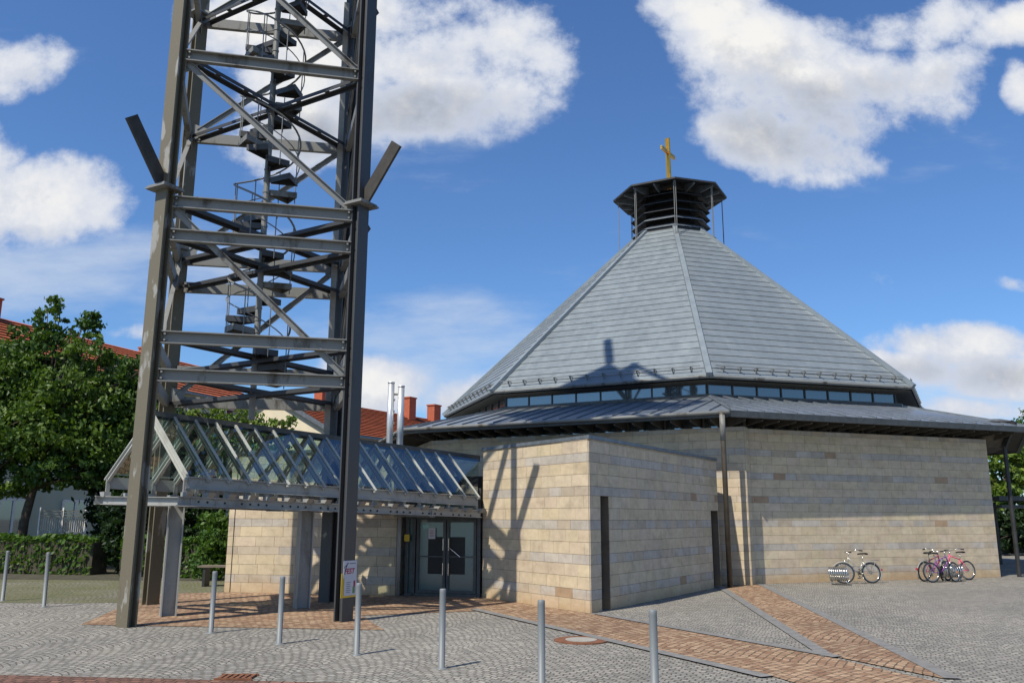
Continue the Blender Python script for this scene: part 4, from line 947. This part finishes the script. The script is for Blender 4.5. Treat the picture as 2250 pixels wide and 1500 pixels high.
def shrub(label, clumps, base, n, mat, seed, size=.07):
    t = thing('shrub', label, 'shrub', base); lb = leaves(clumps, n, size, random.Random(seed), .3, ground=.02); lb.build('foliage', mat, t); b = MB(); b.tube([V(base), V(base)+dz*.5], .04, 6); b.build('stem', M['bark'], t)
shrub('tall rounded green shrub against the end of the stone wing', [((AT(x, y, 22.6).x, 22.6, AT(x, y, 22.6).z), (r, r, r2)) for x, y, r, r2 in ((470, 1150, .35, .3), (480, 1190, .45, .4), (460, 1230, .45, .4), (490, 1160, .35, .4), (478, 1240, .4, .3))], tuple(V((AT(475, 1250, 22.6).x, 22.6, 0))), 3400, M['leafH'], 12)
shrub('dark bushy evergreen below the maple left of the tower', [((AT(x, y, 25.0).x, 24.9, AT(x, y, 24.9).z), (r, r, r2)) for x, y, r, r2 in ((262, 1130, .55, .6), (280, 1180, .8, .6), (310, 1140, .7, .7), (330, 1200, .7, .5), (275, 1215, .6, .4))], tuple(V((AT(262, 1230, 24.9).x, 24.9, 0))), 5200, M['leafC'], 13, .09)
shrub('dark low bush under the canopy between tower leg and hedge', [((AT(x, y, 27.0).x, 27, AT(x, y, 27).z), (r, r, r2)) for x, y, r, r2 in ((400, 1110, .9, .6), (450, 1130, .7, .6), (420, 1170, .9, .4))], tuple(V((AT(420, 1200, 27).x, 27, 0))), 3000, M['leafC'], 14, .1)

# ------------------------------------------------------------------ houses
def tile_slope(b, e0, e1, r0, r1, rows):
    n = (e1-e0).cross(r0-e0).normalized()
    for j in range(rows):
        f0, f1 = j/rows, (j+1)/rows; l0, l1, h0, h1 = e0.lerp(r0, f0), e1.lerp(r1, f0), e0.lerp(r0, f1), e1.lerp(r1, f1)
        m = max(2, int((l1-l0).length/1.2))
        for i in range(m):
            a, c = i/m, (i+1)/m; k = rnd.uniform(.85, 1.12); t = (.40*k, .115*k, .055*k)
            b.quad(l0.lerp(l1, a)+n*.06, l0.lerp(l1, c)+n*.06, h0.lerp(h1, c), h0.lerp(h1, a), tone=t)
        b.quad(l0-n*.02, l1-n*.02, l1+n*.06, l0+n*.06, tone=(.10, .03, .02))
def house(label, c0, axis_ang, length, half, ze, zr, mat, wins=(), chim=(), rows=16, gable=True):
    """c0: gable foot centre, axis from the near gable along axis_ang"""
    a = V((cos(axis_ang), sin(axis_ang), 0)); s = V((a.y, -a.x, 0)); c0 = V(c0); t = thing('house', label, 'house', tuple(c0))
    A, B, C, D = c0-s*half, c0+s*half, c0+a*length+s*half, c0+a*length-s*half
    b = MB(); b.prism([xy(A), xy(B), xy(C), xy(D)], 0, ze)
    for (p, q, n) in ((A, B, c0), (C, D, c0+a*length)): b.quad(p+dz*ze, q+dz*ze, n+dz*(zr-.05))
    b.build('wall', mat, t)
    b = MB(); o = .45; sl = (zr-ze)/half; e = s*(half+o); dzr = dz*(ze-sl*o+.05); R0, R1 = c0-a*.25+dz*(zr+.05), c0+a*(length+.25)+dz*(zr+.05)
    tile_slope(b, c0-a*.25+e+dzr, c0+a*(length+.25)+e+dzr, R0, R1, rows); tile_slope(b, c0+a*(length+.25)-e+dzr, c0-a*.25-e+dzr, R1, R0, rows); rf = b.build('roof', M['tile'], t)
    b = MB(); 
    for e_ in (e, -e): b.bar(c0-a*.25+e_+dzr-dz*.1, R0-dz*.1, .05, .22); b.bar(c0-a*.25+e_*1.01+dzr-dz*.06, c0+a*(length+.25)+e_*1.01+dzr-dz*.06, .12, .12)
    b.build('verge_board', M['flash'], rf)
    for (u, v_, w, h) in chim:
        p = c0+a*u+s*v_; b = MB(); zb = zr-sl*abs(v_)-.4; b.box((p.x, p.y, zb+(h+.4)/2), (w, w*.8, h+.4), axis_ang); b.box((p.x, p.y, zb+h+.42), (w+.1, w*.8+.1, .08), axis_ang); b.build('chimney', M['brick'], rf)
    for (side, u, z, w, h) in wins:
        if side == 'R': p = c0+a*u+s*(half+.02); d, n = a, s
        else: p = c0+s*u-a*.02; d, n = s, -a
        b = MB()
        for (q0, q1) in ((p-d*w/2+dz*z, p-d*w/2+dz*(z+h)), (p+d*w/2+dz*z, p+d*w/2+dz*(z+h)), (p+dz*z, p+dz*(z+h))): b.bar(q0+n*.03, q1+n*.03, .09, .06, n)
        for zz in (z, z+h): b.bar(p-d*w/2+dz*zz+n*.035, p+d*w/2+dz*zz+n*.035, .06, .09)
        f = b.build('window', M['white'], t); b = MB(); b.quad(p-d*w/2+dz*z+n*.02, p+d*w/2+dz*z+n*.02, p+d*w/2+dz*(z+h)+n*.02, p-d*w/2+dz*(z+h)+n*.02); b.build('pane', M['pane'], f)
    return t
# left apartment house: ridge runs away to the right
r0 = AT(-40, 693, 36.5); r1 = AT(432, 803, 49.5); ang = atan2(r1.y-r0.y, r1.x-r0.x); a_ = V((cos(ang), sin(ang), 0)); Lh = (V((r1.x, r1.y))-V((r0.x, r0.y))).length; zr = (r0.z+r1.z)/2
st0 = V((r0.x, r0.y, 0))-a_*6
hs = house('pale apartment house with red tiled roof behind the maple at the far left', st0, ang, Lh+6, 4.2, zr-2.35, zr, M['olivewall'],
      wins=[('R', u, z, 1.3, 1.35) for z in (.9, 3.6, 6.0) for u in (2.2, 5.2, 8.2, 11.5, 14.5, 17.5)], chim=[(6.1, .3, .7, .9), (16.5, -.6, .7, .8)], rows=14)
# balcony
s_ = V((a_.y, -a_.x, 0)); q = None
g0, g1 = AT(84, 1165, 29.5), AT(184, 1168, 30.5)
bal = thing('balcony_railing', 'white metal balcony railing below the maple crown', 'railing', (g0.x, g0.y, 0)); b = MB(); L = (V((g1.x, g1.y))-V((g0.x, g0.y))).length
zt, zb = AT(84, 1122, 29.5).z, .95
P0, P1 = V((g0.x, g0.y, 0)), V((g1.x, g1.y, 0))
for z in (zt, zt-.09, zt-.18, zb+.1): b.bar(P0+dz*z, P1+dz*z, .045, .045)
b.build('rail', M['white'], bal); b = MB()
for j in range(22): p = P0.lerp(P1, j/21); b.bar(p+dz*(zb+.1), p+dz*(zt-.18), .022, .022)
b.build('baluster', M['white'], bal); b = MB()
for j in (0, .5, 1): p = P0.lerp(P1, j); b.bar(p, p+dz*(zt+.12), .05, .05)
b.build('post', M['white'], bal)
# cream gabled house in the middle
pk = AT(600, 862, 45); e_ = AT(955, 925, 58); ang = atan2(e_.y-pk.y, e_.x-pk.x)
house('cream gabled house with red tiled roof and brick chimneys behind the canopy', (pk.x, pk.y, 0), ang, 15.5, 4.4, 5.9, (pk.z+e_.z)/2, M['cream'], wins=[('G', -1.0, 2.5, 1.0, 1.3), ('R', 3, 2.2, 1.0, 1.3), ('R', 7, 2.2, 1, 1.3)],
      chim=[(3.2, .6, .75, 1.35), (11.3, .6, .7, 1.35), (14.2, .5, .75, 1.15)], rows=20)
# grey house with white windows
ga = AT(495, 900, 48); house('pale grey house with tall white windows behind the small light green tree', (ga.x+1.2, 47, 0), R(75), 9, 3.4, 5.6, 6.6, M['grey'], wins=[('G', -.6, 3.4, 1.1, 1.9), ('G', 1.3, 3.4, 1.1, 1.9)], rows=8)
# small flat shelter roof at far right
s0 = AT(2180, 1102, 31); sh = thing('shelter', 'small flat roofed grey metal shelter beyond the right end of the wall', 'shelter', (s0.x+1.2, 31.5, 0))
b = MB(); b.box((s0.x+1.6, 31.6, s0.z+.12), (3.4, 1.6, .16), R(8)); b.box((s0.x+1.6, 31.6, s0.z-.16), (3.2, 1.5, .10), R(8)); b.build('roof', M['frame'], sh)
for dx in (.35, 2.9): b = MB(); b.bar((s0.x+dx, 31.5, 0), (s0.x+dx, 31.5, s0.z), .08, .08); b.build('post', M['dark'], sh)
hedge('hedge', 'dark hedge row far right behind the shelter', (17.5, 40.5, 0), (31, 43.5, 0), .9, 1.5, 4200, M['leafC'], 4)
